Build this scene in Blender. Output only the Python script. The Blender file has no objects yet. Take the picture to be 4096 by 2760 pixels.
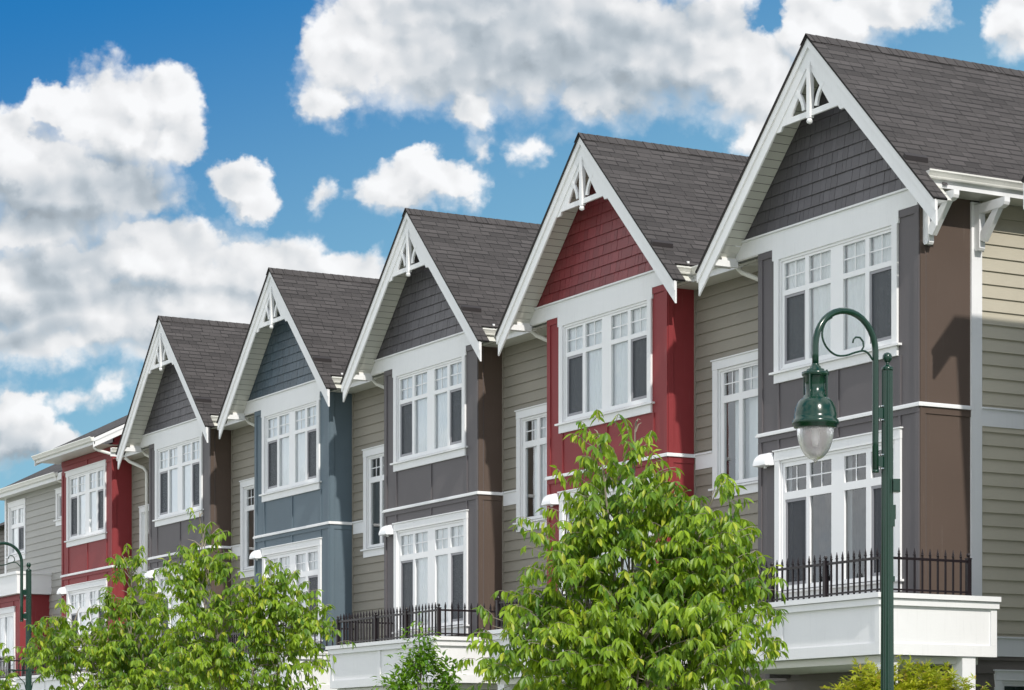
import bpy, bmesh, math, random
from mathutils import Vector, Matrix, noise as mnoise
R = math.radians
sc = bpy.context.scene
COL = sc.collection
random.seed(7)

# ---------------------------------------------------------------- camera
cam_d = bpy.data.cameras.new('camera'); cam = bpy.data.objects.new('camera', cam_d); COL.objects.link(cam)
CX, CY, TH = 29.2216, -22.9935, R(28.94976)
cam.location = (CX, CY, 1.6)
cam.rotation_euler = (R(90), 0, R(90) - TH)      # level camera, rising front
cam_d.sensor_width = 36; cam_d.lens = 88.03; cam_d.shift_y = 0.41
cam_d.clip_end = 5000; cam_d.clip_start = 0.5
sc.camera = cam
sc.render.resolution_x = 1024; sc.render.resolution_y = 690

# ---------------------------------------------------------------- light
SUN_TO = Vector((1.0, -0.14, 0.825)).normalized()   # direction towards the sun
sun_el = math.asin(SUN_TO.z); sun_az = math.atan2(SUN_TO.x, SUN_TO.y)
sl = bpy.data.lights.new('sun', 'SUN'); sl.energy = 2.05; sl.angle = R(0.6); sl.color = (1.0, 0.945, 0.87)
so = bpy.data.objects.new('sun', sl); COL.objects.link(so)
so.rotation_euler = SUN_TO.to_track_quat('Z', 'Y').to_euler(); so.location = (40, -20, 60)

sc.view_settings.view_transform = 'Standard'; sc.view_settings.look = 'None'
sc.view_settings.exposure = 0.80; sc.view_settings.gamma = 1.0

# ---------------------------------------------------------------- sky
W = bpy.data.worlds.new('World'); sc.world = W; W.use_nodes = True
nt = W.node_tree; nt.nodes.clear()
def nd(tree, t, **k):
    n = tree.nodes.new(t)
    for a, b in k.items(): setattr(n, a, b)
    return n
class G:
    """small helper to write node maths as expressions"""
    def __init__(s, tree): s.t = tree
    def put(s, sock, v):
        if isinstance(v, (int, float)): sock.default_value = v
        elif isinstance(v, (tuple, list)):
            if len(v) == 3 and len(sock.default_value) == 4: v = (*v, 1)
            sock.default_value = v
        else: s.t.links.new(v, sock)
    def m(s, op, a, b=0.0, c=None, clamp=False):
        n = nd(s.t, 'ShaderNodeMath', operation=op); n.use_clamp = clamp
        s.put(n.inputs[0], a); s.put(n.inputs[1], b)
        if c is not None: s.put(n.inputs[2], c)
        return n.outputs[0]
    def v(s, op, a, b=(0, 0, 0), scale=None):
        n = nd(s.t, 'ShaderNodeVectorMath', operation=op); s.put(n.inputs[0], a); s.put(n.inputs[1], b)
        if scale is not None: s.put(n.inputs['Scale'], scale)
        return n.outputs['Value' if op in ('DOT_PRODUCT', 'LENGTH') else 'Vector']
    def mix(s, f, a, b, blend='MIX'):
        n = nd(s.t, 'ShaderNodeMix', data_type='RGBA', blend_type=blend)
        s.put(n.inputs['Factor'], f); s.put(n.inputs['A'], a) if False else s.put(n.inputs[6], a); s.put(n.inputs[7], b)
        return n.outputs[2]
    def noise(s, vec, scale, detail=4, rough=0.5, dist=0.0, col=False, dim='3D'):
        n = nd(s.t, 'ShaderNodeTexNoise', noise_dimensions=dim)
        s.put(n.inputs['Vector'], vec); s.put(n.inputs['Scale'], scale); s.put(n.inputs['Detail'], detail)
        s.put(n.inputs['Roughness'], rough); s.put(n.inputs['Distortion'], dist)
        return n.outputs['Color' if col else 0]
    def ss(s, x, a, b, lo=0.0, hi=1.0):
        n = nd(s.t, 'ShaderNodeMapRange', interpolation_type='SMOOTHSTEP')
        s.put(n.inputs[0], x); s.put(n.inputs[1], a); s.put(n.inputs[2], b); s.put(n.inputs[3], lo); s.put(n.inputs[4], hi)
        return n.outputs[0]
    def xyz(s, x, y, z=0.0):
        n = nd(s.t, 'ShaderNodeCombineXYZ'); s.put(n.inputs[0], x); s.put(n.inputs[1], y); s.put(n.inputs[2], z); return n.outputs[0]

g = G(nt)
tc = nd(nt, 'ShaderNodeTexCoord'); DIR = tc.outputs['Generated']
sky = nd(nt, 'ShaderNodeTexSky', sky_type='NISHITA'); sky.sun_disc = False
sky.sun_elevation = sun_el; sky.sun_rotation = sun_az; sky.air_density = 1.3; sky.dust_density = 0.5; sky.ozone_density = 2.5
ch, sh = math.cos(TH), math.sin(TH)
fwd = g.m('MAXIMUM', g.v('DOT_PRODUCT', DIR, (-ch, sh, 0)), 0.02)
side = g.v('DOT_PRODUCT', DIR, (sh, ch, 0)); up = g.v('DOT_PRODUCT', DIR, (0, 0, 1))
# cloud map: tangent-plane coordinates round a fixed compass bearing; unit = 0.176 rad
cu = g.m('ADD', g.m('MULTIPLY', g.m('DIVIDE', side, fwd), 5.69), 1.1635)
cv = g.m('SUBTRACT', 1.738, g.m('MULTIPLY', g.m('DIVIDE', up, fwd), 5.69))
P0 = g.xyz(cu, cv)
w1 = g.v('SUBTRACT', g.noise(P0, 4.5, 5, 0.6, col=True), (0.5, 0.5, 0.5))
w2 = g.v('SUBTRACT', g.noise(P0, 17.0, 5, 0.62, col=True), (0.5, 0.5, 0.5))
P1 = g.v('ADD', P0, g.v('ADD', g.v('SCALE', w1, scale=0.15), g.v('SCALE', w2, scale=0.055)))
def field(P, blobs):
    acc = None
    for (x, y, rx, ry, s) in blobs:
        d = g.v('MULTIPLY', g.v('SUBTRACT', P, (x, y, 0)), (1/rx, 1/ry, 0))
        f = g.m('MULTIPLY', g.m('SUBTRACT', 1.0, g.v('LENGTH', d)), s)
        acc = f if acc is None else g.m('SMOOTH_MAX', acc, f, 0.12)
    return acc
B = [(.27,.275,.17,.14,1),(.37,.24,.10,.10,1),(.12,.24,.07,.06,1),(.02,.36,.14,.13,1),(.16,.43,.26,.12,1),(.10,.52,.18,.08,.7),(.40,.33,.08,.09,1),
     (.10,.66,.24,.13,1),(.36,.60,.20,.10,1),(.60,.62,.20,.10,1),(.76,.64,.16,.08,1),(.42,.72,.40,.10,1),(.10,.76,.22,.06,.6),(.36,.80,.12,.04,.5),
     (.80,.12,.12,.13,1),(.76,.22,.09,.06,.8),(.98,.12,.22,.13,1),(1.22,.10,.32,.17,1),(1.45,.12,.28,.16,1),(1.10,.0,.35,.12,1),(1.65,.12,.20,.15,1),(1.36,.22,.12,.07,1),(1.06,.24,.07,.06,.8),
     (1.72,.20,.14,.14,1),(1.72,.32,.08,.07,1),(1.86,.06,.16,.09,1),(2.02,.02,.14,.06,.9),(2.30,.05,.07,.09,1),
     (.54,.41,.07,.06,1),(.58,.45,.06,.05,.9),(.555,.48,.03,.03,.7),(.73,.432,.035,.03,.30),(.96,.43,.15,.065,1),(.95,.38,.05,.05,.9),(.92,.47,.08,.04,.8),(1.09,.36,.03,.05,.22),(1.215,.335,.05,.03,.24),
     (.05,.98,.09,.08,1),(.02,.93,.07,.08,.8),(.16,.905,.07,.03,.24),(.25,.88,.07,.03,.22),(.04,.89,.07,.03,.6),(.13,1.02,.08,.05,.8)]
F = field(P1, B)
Fup = field(g.v('ADD', P1, (0.02, -0.065, 0)), B)
def voro(P, sc_, sm=0.35):
    n = nd(nt, 'ShaderNodeTexVoronoi', voronoi_dimensions='2D', feature='SMOOTH_F1'); g.put(n.inputs['Vector'], P)
    n.inputs['Scale'].default_value = sc_; n.inputs['Smoothness'].default_value = sm; return n.outputs['Distance']
def billow(P):
    """heap of rounded lobes at three sizes"""
    a = g.m('MULTIPLY', voro(P, 10.0, .6), -0.46); b_ = g.m('MULTIPLY', voro(P, 23.0, .5), -0.26); c_ = g.m('MULTIPLY', voro(P, 52.0, .4), -0.14)
    return g.m('ADD', g.m('ADD', a, b_), c_)
PB = g.v('ADD', P0, g.v('ADD', g.v('SCALE', w1, scale=0.10), g.v('SCALE', w2, scale=0.035)))
bil = billow(PB); OFFL = g.v('ADD', PB, (0.018, -0.024, 0))
relief = g.m('ADD', g.m('MULTIPLY', g.m('SUBTRACT', voro(OFFL, 10.0, 1.0), voro(PB, 10.0, 1.0)), 0.40), g.m('MULTIPLY', g.m('SUBTRACT', voro(OFFL, 23.0, 1.0), voro(PB, 23.0, 1.0)), 0.13))
HOLE = field(P1, [(1.74,.05,.08,.07,1)])
fine = g.m('SUBTRACT', g.noise(P0, 22.0, 8, 0.68), 0.5)
mid = g.m('SUBTRACT', g.noise(P0, 6.0, 6, 0.58), 0.5)
F2 = g.m('ADD', g.m('ADD', g.m('MULTIPLY', F, 1.55), 0.36), g.m('ADD', bil, g.m('ADD', g.m('MULTIPLY', mid, 0.42), g.m('MULTIPLY', fine, 0.34))))
F2 = g.m('SUBTRACT', F2, g.m('MULTIPLY', g.m('MAXIMUM', HOLE, 0.0), 1.3))
under = g.ss(g.m('SUBTRACT', Fup, F), -0.05, 0.45)          # 1 along the undersides of the heaps
edge_w = g.m('ADD', 0.38, g.m('MULTIPLY', under, 0.42))
mr_ = nd(nt, 'ShaderNodeMapRange', interpolation_type='SMOOTHSTEP'); g.put(mr_.inputs[0], F2); g.put(mr_.inputs[1], g.m('MULTIPLY', edge_w, -0.45)); g.put(mr_.inputs[2], edge_w)
MASK_IN = mr_.outputs[0]
farn = g.noise(g.v('MULTIPLY', DIR, (1, 1, 2.4)), 2.3, 7, 0.6)
MASK_OUT = g.ss(farn, 0.40, 0.54)
inside = g.m('MULTIPLY', g.ss(g.v('DOT_PRODUCT', DIR, (-ch, sh, 0)), 0.86, 0.92), g.ss(up, 0.36, 0.30))
outside = g.m('SUBTRACT', 1.0, inside)
MASK = g.m('ADD', g.m('MULTIPLY', MASK_IN, inside), g.m('MULTIPLY', MASK_OUT, outside))
PG = g.v('ADD', P0, g.v('SCALE', g.v('SUBTRACT', g.noise(P0, 3.2, 1, 0.4, col=True), (0.5, 0.5, 0.5)), scale=0.16))
GREY = field(PG, [(1.28,.09,.40,.13,1),(1.10,.15,.20,.06,.8),(1.48,.20,.14,.08,.6),(.24,.43,.26,.07,.9),(.10,.50,.26,.05,.9),(.13,.62,.13,.07,1),(.05,.70,.18,.04,.7),(.40,.68,.34,.04,.6),(.05,1.04,.14,.06,1),(1.12,.04,.28,.07,.8),(.02,.76,.4,.03,.6)])
greyf = g.m('MULTIPLY', g.ss(g.m('ADD', GREY, g.m('MULTIPLY', mid, 0.22)), -0.55, 0.9), inside)
body = g.ss(F2, 0.05, 0.5)
lum = g.m('ADD', 0.93, relief)
lum = g.m('SUBTRACT', lum, g.m('MULTIPLY', g.m('MULTIPLY', under, body), 0.15))
lum = g.m('SUBTRACT', lum, g.m('MULTIPLY', greyf, 0.31))
lum = g.m('ADD', lum, g.m('MULTIPLY', mid, 0.08))
lum = g.m('MINIMUM', g.m('MAXIMUM', lum, 0.44), 0.99)
tint = g.mix(g.ss(lum, 0.50, 0.92), (0.80, 0.905, 1.0), (0.985, 0.99, 1.0))
ccol = g.v('SCALE', tint, scale=g.m('MULTIPLY', lum, g.m('ADD', 5.75, g.m('MULTIPLY', outside, 3.6))))
hsv = nd(nt, 'ShaderNodeHueSaturation'); hsv.inputs['Saturation'].default_value = 1.25; nt.links.new(sky.outputs[0], hsv.inputs['Color'])
deep = g.mix(g.ss(g.m('SUBTRACT', up, g.m('MULTIPLY', side, 0.28)), 0.12, 0.36), (1.45, 2.95, 3.85), (0.03, 0.98, 2.75))
skyc = g.mix(0.96, hsv.outputs[0], deep)
lowhaze = g.m('MULTIPLY', outside, g.ss(up, 0.45, 0.05))
skyc = g.mix(g.m('MULTIPLY', lowhaze, 0.9), skyc, (8.0, 8.6, 9.2))
fin = g.mix(g.m('MULTIPLY', MASK, 0.97), skyc, ccol)
bg = nd(nt, 'ShaderNodeBackground'); bg.inputs['Strength'].default_value = 0.1
nt.links.new(fin, bg.inputs[0]); wo = nd(nt, 'ShaderNodeOutputWorld'); nt.links.new(bg.outputs[0], wo.inputs[0])
W.cycles.sampling_method = 'MANUAL'; W.cycles.sample_map_resolution = 512

# ---------------------------------------------------------------- materials
MATS = {}
def newmat(name):
    m = bpy.data.materials.new(name); m.use_nodes = True; t = m.node_tree
    b = t.nodes['Principled BSDF']; MATS[name] = m
    return m, t, b, G(t)
def bump(t, b, h, strength=0.3, dist=0.01):
    n = nd(t, 'ShaderNodeBump'); n.inputs['Strength'].default_value = strength; n.inputs['Distance'].default_value = dist
    t.links.new(h, n.inputs['Height']); t.links.new(n.outputs[0], b.inputs['Normal'])
def paint(name, col, rough=0.5, var=0.10, grain=(3, 3, 60), bstr=0.15, streak=0.0, spec=0.4):
    m, t, b, g = newmat(name)
    co = nd(t, 'ShaderNodeTexCoord').outputs['Object']
    n1 = g.noise(co, 1.3, 5, 0.6); n2 = g.noise(g.v('MULTIPLY', co, grain), 4.0, 4, 0.6)
    f = g.m('ADD', g.m('MULTIPLY', g.m('SUBTRACT', n1, 0.5), var*2.2), g.m('MULTIPLY', g.m('SUBTRACT', n2, 0.5), var*0.9))
    f = g.m('ADD', 1.0, f)
    if streak:
        st = g.noise(g.v('MULTIPLY', co, (9, 9, 0.5)), 3.0, 4, 0.65)
        f = g.m('MULTIPLY', f, g.ss(st, 0.52, 0.75, 1.0, 1.0 - streak))
    t.links.new(g.v('SCALE', g.xyz(*col), scale=f), b.inputs['Base Color'])
    b.inputs['Roughness'].default_value = rough; b.inputs['Specular IOR Level'].default_value = spec
    bump(t, b, n2, bstr, 0.004)
    return m
WHITE = paint('white_paint', (0.76, 0.765, 0.77), 0.5, 0.05, streak=0.05, spec=0.3)
VINYL = paint('white_vinyl', (0.78, 0.785, 0.79), 0.3, 0.02)
SOFF = paint('soffit_vinyl', (0.60, 0.60, 0.55), 0.32, 0.04, grain=(40, 2, 40), spec=0.5)
GUT = paint('gutter_enamel', (0.74, 0.735, 0.69), 0.28, 0.04, streak=0.1)
STUCCO = {
 'charcoal': (0.108, 0.099, 0.104), 'brown': (0.094, 0.067, 0.053), 'red': (0.225, 0.029, 0.033),  # charcoal and brown are one paint, with shade and sun tint in the colours
 'slate': (0.105, 0.145, 0.175)}
def stucco(name, col):
    m, t, b, g = newmat(name)
    co = nd(t, 'ShaderNodeTexCoord').outputs['Object']
    n1 = g.noise(co, 0.9, 5, 0.6); n2 = g.noise(co, 90.0, 3, 0.7); st = g.noise(g.v('MULTIPLY', co, (8, 8, 0.35)), 2.5, 5, 0.65)
    f = g.m('ADD', 1.0, g.m('ADD', g.m('MULTIPLY', g.m('SUBTRACT', n1, 0.5), 0.22), g.m('MULTIPLY', g.m('SUBTRACT', n2, 0.5), 0.30)))
    c = g.v('SCALE', g.xyz(*col), scale=f)
    c = g.mix(g.ss(st, 0.60, 0.82, 0.0, 0.32), c, (0.30, 0.28, 0.26))
    t.links.new(c, b.inputs['Base Color']); b.inputs['Roughness'].default_value = 0.62; b.inputs['Specular IOR Level'].default_value = 0.35
    bump(t, b, n2, 0.35, 0.004)
    return m
STU = {k: stucco('stucco_' + k, v) for k, v in STUCCO.items()}
GABC = {'charcoal': (0.085, 0.080, 0.088), 'red': (0.19, 0.028, 0.033), 'slate': (0.062, 0.092, 0.118)}
GAB = {}
for k, v in GABC.items():
    m, t, b, gg = newmat('shakes_' + k)
    co = nd(t, 'ShaderNodeTexCoord').outputs['Object']
    rnd = nd(t, 'ShaderNodeNewGeometry').outputs['Random Per Island']
    n2 = gg.noise(gg.v('MULTIPLY', co, (60, 60, 4)), 3.0, 4, 0.6)
    f = gg.m('ADD', gg.m('ADD', 0.86, gg.m('MULTIPLY', rnd, 0.28)), gg.m('MULTIPLY', gg.m('SUBTRACT', n2, 0.5), 0.25))
    t.links.new(gg.v('SCALE', gg.xyz(*v), scale=f), b.inputs['Base Color']); b.inputs['Roughness'].default_value = 0.5
    bump(t, b, n2, 0.3, 0.004); GAB[k] = m
def siding_mat(name, col):
    m, t, b, g = newmat(name)
    co = nd(t, 'ShaderNodeTexCoord').outputs['Object']
    rnd = nd(t, 'ShaderNodeNewGeometry').outputs['Random Per Island']
    n1 = g.noise(co, 0.8, 4, 0.6); n2 = g.noise(g.v('MULTIPLY', co, (3, 3, 70)), 2.5, 5, 0.6)
    f = g.m('ADD', g.m('ADD', 0.95, g.m('MULTIPLY', rnd, 0.10)), g.m('ADD', g.m('MULTIPLY', g.m('SUBTRACT', n1, 0.5), 0.18), g.m('MULTIPLY', g.m('SUBTRACT', n2, 0.5), 0.22)))
    t.links.new(g.v('SCALE', g.xyz(*col), scale=f), b.inputs['Base Color']); b.inputs['Roughness'].default_value = 0.6
    bump(t, b, n2, 0.4, 0.004); return m
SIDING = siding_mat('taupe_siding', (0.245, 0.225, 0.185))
SIDE_SUNLIT = siding_mat('sunlit_taupe_siding', (0.47, 0.435, 0.345))  # taupe siding again, with sunlight put into the colour for the end wall
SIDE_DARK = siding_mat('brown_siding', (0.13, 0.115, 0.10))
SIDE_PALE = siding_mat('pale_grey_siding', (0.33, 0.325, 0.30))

# roof shingles: courses along the slope, tabs of random width and tone
m, t, b, g = newmat('asphalt_shingles'); SHING = m
uvn = nd(t, 'ShaderNodeUVMap'); uvn.uv_map = 'UVMap'
sx = nd(t, 'ShaderNodeSeparateXYZ'); t.links.new(uvn.outputs[0], sx.inputs[0]); U, V = sx.outputs[0], sx.outputs[1]
EXP = 0.143
vr = g.m('DIVIDE', V, EXP); row = g.m('FLOOR', vr); fr = g.m('FRACT', vr)
wn = nd(t, 'ShaderNodeTexWhiteNoise', noise_dimensions='1D'); t.links.new(row, wn.inputs['W'])
uo = g.m('ADD', g.m('DIVIDE', U, 0.27), g.m('MULTIPLY', wn.outputs['Value'], 7.3))
uo = g.m('ADD', uo, g.m('MULTIPLY', g.noise(g.xyz(g.m('MULTIPLY', uo, 0.9), g.m('MULTIPLY', row, 3.7)), 1.0, 0, 0.5), 0.9))
tab = g.m('FLOOR', uo); fu = g.m('FRACT', uo)
wn2 = nd(t, 'ShaderNodeTexWhiteNoise', noise_dimensions='2D'); t.links.new(g.xyz(tab, row), wn2.inputs['Vector'])
wn3 = nd(t, 'ShaderNodeTexWhiteNoise', noise_dimensions='2D'); t.links.new(g.xyz(g.m('FLOOR', g.m('MULTIPLY', tab, 0.34)), g.m('ADD', row, 51)), wn3.inputs['Vector'])
co = nd(t, 'ShaderNodeTexCoord').outputs['Object']
gr = g.noise(co, 120.0, 3, 0.7); big = g.noise(co, 0.8, 4, 0.6)
# shadow under a course's butt edge, put into the colour, and the cut beside a tab
thick = g.m('ADD', 0.09, g.m('MULTIPLY', g.m('GREATER_THAN', wn2.outputs['Value'], 0.45), 0.14))
edge = g.m('LESS_THAN', fr, thick); cut = g.m('MULTIPLY', g.m('LESS_THAN', fu, 0.045), 0.7)
dark = g.m('MAXIMUM', g.m('MULTIPLY', edge, 0.72), cut)
base = g.m('ADD', g.m('ADD', 0.62, g.m('MULTIPLY', wn2.outputs['Value'], 0.36)), g.m('ADD', g.m('MULTIPLY', wn3.outputs['Value'], 0.30), g.m('MULTIPLY', g.m('SUBTRACT', gr, 0.5), 0.9)))
base = g.m('MULTIPLY', base, g.m('ADD', 0.85, g.m('MULTIPLY', big, 0.3)))
base = g.m('MULTIPLY', base, g.m('SUBTRACT', 1.0, dark))
t.links.new(g.v('SCALE', g.xyz(0.062, 0.0565, 0.055), scale=base), b.inputs['Base Color'])
b.inputs['Roughness'].default_value = 0.85; b.inputs['Specular IOR Level'].default_value = 0.25
hh = g.m('ADD', g.m('SUBTRACT', 1.0, fr), g.m('MULTIPLY', wn2.outputs['Value'], 0.35))
bump(t, b, g.m('ADD', hh, g.m('MULTIPLY', gr, 0.4)), 0.5, 0.008)

m, t, b, g = newmat('dark_membrane'); DARK = m
b.inputs['Base Color'].default_value = (0.012, 0.008, 0.008, 1); b.inputs['Roughness'].default_value = 0.6
m, t, b, g = newmat('galvanised_flashing'); FLASH = m
b.inputs['Base Color'].default_value = (0.32, 0.33, 0.36, 1); b.inputs['Roughness'].default_value = 0.35; b.inputs['Metallic'].default_value = 0.6
RAIL = paint('black_rail_enamel', (0.014, 0.010, 0.012), 0.4, 0.1, spec=0.3)
LAMPG = paint('green_enamel', (0.0035, 0.030, 0.018), 0.2, 0.12, grain=(3, 3, 6), bstr=0.05, streak=0.2, spec=0.5)
STEEL = paint('bolt_steel', (0.55, 0.55, 0.53), 0.25, 0.05); MATS['bolt_steel'].node_tree.nodes['Principled BSDF'].inputs['Metallic'].default_value = 0.9
BLIND = paint('white_blind', (0.88, 0.885, 0.90), 0.7, 0.03, grain=(30, 30, 1))
CURT = paint('green_grey_curtain', (0.30, 0.36, 0.34), 0.8, 0.08, grain=(30, 30, 1))
ROOM_DIM = paint('shadowed_room', (0.05, 0.055, 0.055), 0.9, 0.2)
LITE = paint('lamp_shade_white', (0.82, 0.83, 0.84), 0.35, 0.02)
SCRFR = paint('screen_frame', (0.26, 0.26, 0.28), 0.4, 0.04)

def glass_mat(name, tintc, refl):
    m = bpy.data.materials.new(name); m.use_nodes = True; t = m.node_tree; t.nodes.clear(); g = G(t)
    o = nd(t, 'ShaderNodeOutputMaterial'); tr = nd(t, 'ShaderNodeBsdfTransparent'); tr.inputs[0].default_value = (*tintc, 1)
    gl = nd(t, 'ShaderNodeBsdfGlossy'); gl.inputs['Roughness'].default_value = 0.012; gl.inputs[0].default_value = (0.95, 0.98, 1, 1)
    co = nd(t, 'ShaderNodeTexCoord').outputs['Object']
    bp = nd(t, 'ShaderNodeBump'); bp.inputs['Strength'].default_value = 0.25; bp.inputs['Distance'].default_value = 0.02
    t.links.new(g.noise(co, 1.6, 1, 0.4), bp.inputs['Height']); t.links.new(bp.outputs[0], gl.inputs['Normal'])
    fz = nd(t, 'ShaderNodeFresnel'); fz.inputs[0].default_value = 1.5
    mx = nd(t, 'ShaderNodeMixShader'); t.links.new(g.m('MULTIPLY', fz.outputs[0], refl, clamp=True), mx.inputs[0])
    t.links.new(tr.outputs[0], mx.inputs[1]); t.links.new(gl.outputs[0], mx.inputs[2]); t.links.new(mx.outputs[0], o.inputs[0])
    return m
GLASS = glass_mat('window_glass', (0.95, 0.98, 0.975), 2.0)
def screen_mat():
    m = bpy.data.materials.new('insect_screen'); m.use_nodes = True; t = m.node_tree; t.nodes.clear(); g = G(t)
    o = nd(t, 'ShaderNodeOutputMaterial'); tr = nd(t, 'ShaderNodeBsdfTransparent'); df = nd(t, 'ShaderNodeBsdfDiffuse')
    co = nd(t, 'ShaderNodeTexCoord').outputs['Object']
    df.inputs[0].default_value = (0.085, 0.09, 0.10, 1)
    wv = g.noise(g.v('MULTIPLY', co, (7, 7, 2.2)), 2.2, 2, 0.5, 1.5)
    band = g.m('FRACT', g.m('MULTIPLY', wv, 9.0)); band = g.m('ABSOLUTE', g.m('SUBTRACT', band, 0.5))
    mx = nd(t, 'ShaderNodeMixShader'); t.links.new(g.m('ADD', 0.66, g.m('MULTIPLY', band, 0.22)), mx.inputs[0])
    t.links.new(tr.outputs[0], mx.inputs[1]); t.links.new(df.outputs[0], mx.inputs[2]); t.links.new(mx.outputs[0], o.inputs[0]); return m
SCREEN = screen_mat()
def leaf_mat(name, c1, c2, trans=0.45, c3=None):
    m = bpy.data.materials.new(name); m.use_nodes = True; t = m.node_tree; t.nodes.clear(); g = G(t)
    o = nd(t, 'ShaderNodeOutputMaterial'); df = nd(t, 'ShaderNodeBsdfPrincipled'); tl = nd(t, 'ShaderNodeBsdfTranslucent')
    rnd = nd(t, 'ShaderNodeNewGeometry').outputs['Random Per Island']
    co = nd(t, 'ShaderNodeTexCoord').outputs['Object']
    f = g.m('ADD', g.m('MULTIPLY', rnd, 0.55), g.m('MULTIPLY', g.ss(g.noise(co, 2.2, 2, 0.5), 0.38, 0.62), 0.45))
    c = g.mix(f, c1, c2)
    if c3: c = g.mix(g.m('MULTIPLY', g.m('GREATER_THAN', rnd, 0.93), 0.8), c, c3)
    t.links.new(c, df.inputs['Base Color']); df.inputs['Roughness'].default_value = 0.42; df.inputs['Specular IOR Level'].default_value = 0.5
    t.links.new(g.mix(0.5, g.v('SCALE', c, scale=1.35), (0.20, 0.30, 0.015)), tl.inputs[0])
    mx = nd(t, 'ShaderNodeMixShader'); mx.inputs[0].default_value = trans
    t.links.new(df.outputs[0], mx.inputs[1]); t.links.new(tl.outputs[0], mx.inputs[2]); t.links.new(mx.outputs[0], o.inputs[0]); return m
LEAF = leaf_mat('ash_leaf', (0.048, 0.150, 0.010), (0.34, 0.49, 0.021), 0.42, (0.48, 0.52, 0.05))
LEAF_D = leaf_mat('dark_leaf', (0.055, 0.18, 0.010), (0.24, 0.42, 0.022), 0.40)
LEAF_M = leaf_mat('maple_leaf', (0.26, 0.34, 0.015), (0.54, 0.52, 0.03), 0.40, (0.55, 0.36, 0.09))
BARK = paint('grey_bark', (0.24, 0.21, 0.16), 0.8, 0.25, grain=(20, 20, 4), bstr=0.6)

def simple(name, col, rough=0.9, scale=3.0, var=0.3):
    m, t, b, g = newmat(name); co = nd(t, 'ShaderNodeTexCoord').outputs['Object']
    n = g.noise(co, scale, 6, 0.65)
    t.links.new(g.v('SCALE', g.xyz(*col), scale=g.m('ADD', 1 - var/2, g.m('MULTIPLY', n, var))), b.inputs['Base Color'])
    b.inputs['Roughness'].default_value = rough; bump(t, b, n, 0.3, 0.01); return m
ASPH = simple('pale_bounce_road', (0.34, 0.33, 0.315), 0.85, 40, 0.5)  # unseen road, made pale to bounce fill light onto the fronts
CONC = simple('concrete', (0.46, 0.45, 0.42), 0.85, 12, 0.3)
GRASS = simple('lawn', (0.10, 0.15, 0.06), 0.95, 25, 0.8)
YELL = simple('road_paint', (0.75, 0.74, 0.70), 0.6, 20, 0.2)

# ---------------------------------------------------------------- mesh helpers
class MB:
    def __init__(s): s.v = []; s.f = []; s.uv = None; s.mi = []
    def face(s, pts, uvs=None):
        i = len(s.v); s.v += [tuple(p) for p in pts]; s.f.append(tuple(range(i, i+len(pts))))
        if uvs:
            s.uv = s.uv or {}
            s.uv[len(s.f)-1] = uvs
    def solid(s, vs, fs):
        i = len(s.v); s.v += [tuple(p) for p in vs]; s.f += [tuple(i+k for k in f) for f in fs]
    def build(s, name, mat, parent=None, smooth=False, label=None):
        me = bpy.data.meshes.new(name); me.from_pydata(s.v, [], s.f)
        if s.uv:
            uvl = me.uv_layers.new(name='UVMap')
            for p in me.polygons:
                u = s.uv.get(p.index)
                if u:
                    for k, li in enumerate(p.loop_indices): uvl.data[li].uv = u[k]
        me.materials.append(mat)
        if smooth:
            me.polygons.foreach_set('use_smooth', [True]*len(me.polygons))
        me.update()
        o = bpy.data.objects.new(name, me); COL.objects.link(o)
        if parent is not None: o.parent = parent
        if label: o['label'] = label
        return o
BOXF = [(0,3,2,1),(4,5,6,7),(0,1,5,4),(1,2,6,5),(2,3,7,6),(3,0,4,7)]
class Frame:
    """wall frame: s runs along the wall, d stands off it, z is up"""
    def __init__(s, o, a, n): s.o = Vector(o); s.a = Vector(a); s.n = Vector(n)
    def __call__(s, x, d, z): return s.o + s.a*x + s.n*d + Vector((0, 0, z))
def box(mb, F, s0, s1, d0, d1, z0, z1):
    mb.solid([F(s0,d0,z0),F(s1,d0,z0),F(s1,d1,z0),F(s0,d1,z0),F(s0,d0,z1),F(s1,d0,z1),F(s1,d1,z1),F(s0,d1,z1)], BOXF)
def prism(mb, F, pts, d0, d1):
    n = len(pts); vs = [F(x, d0, z) for x, z in pts] + [F(x, d1, z) for x, z in pts]
    fs = [tuple(range(n)), tuple(range(2*n-1, n-1, -1))] + [(i, i+n, (i+1) % n + n, (i+1) % n) for i in range(n)]
    mb.solid(vs, fs)
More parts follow.
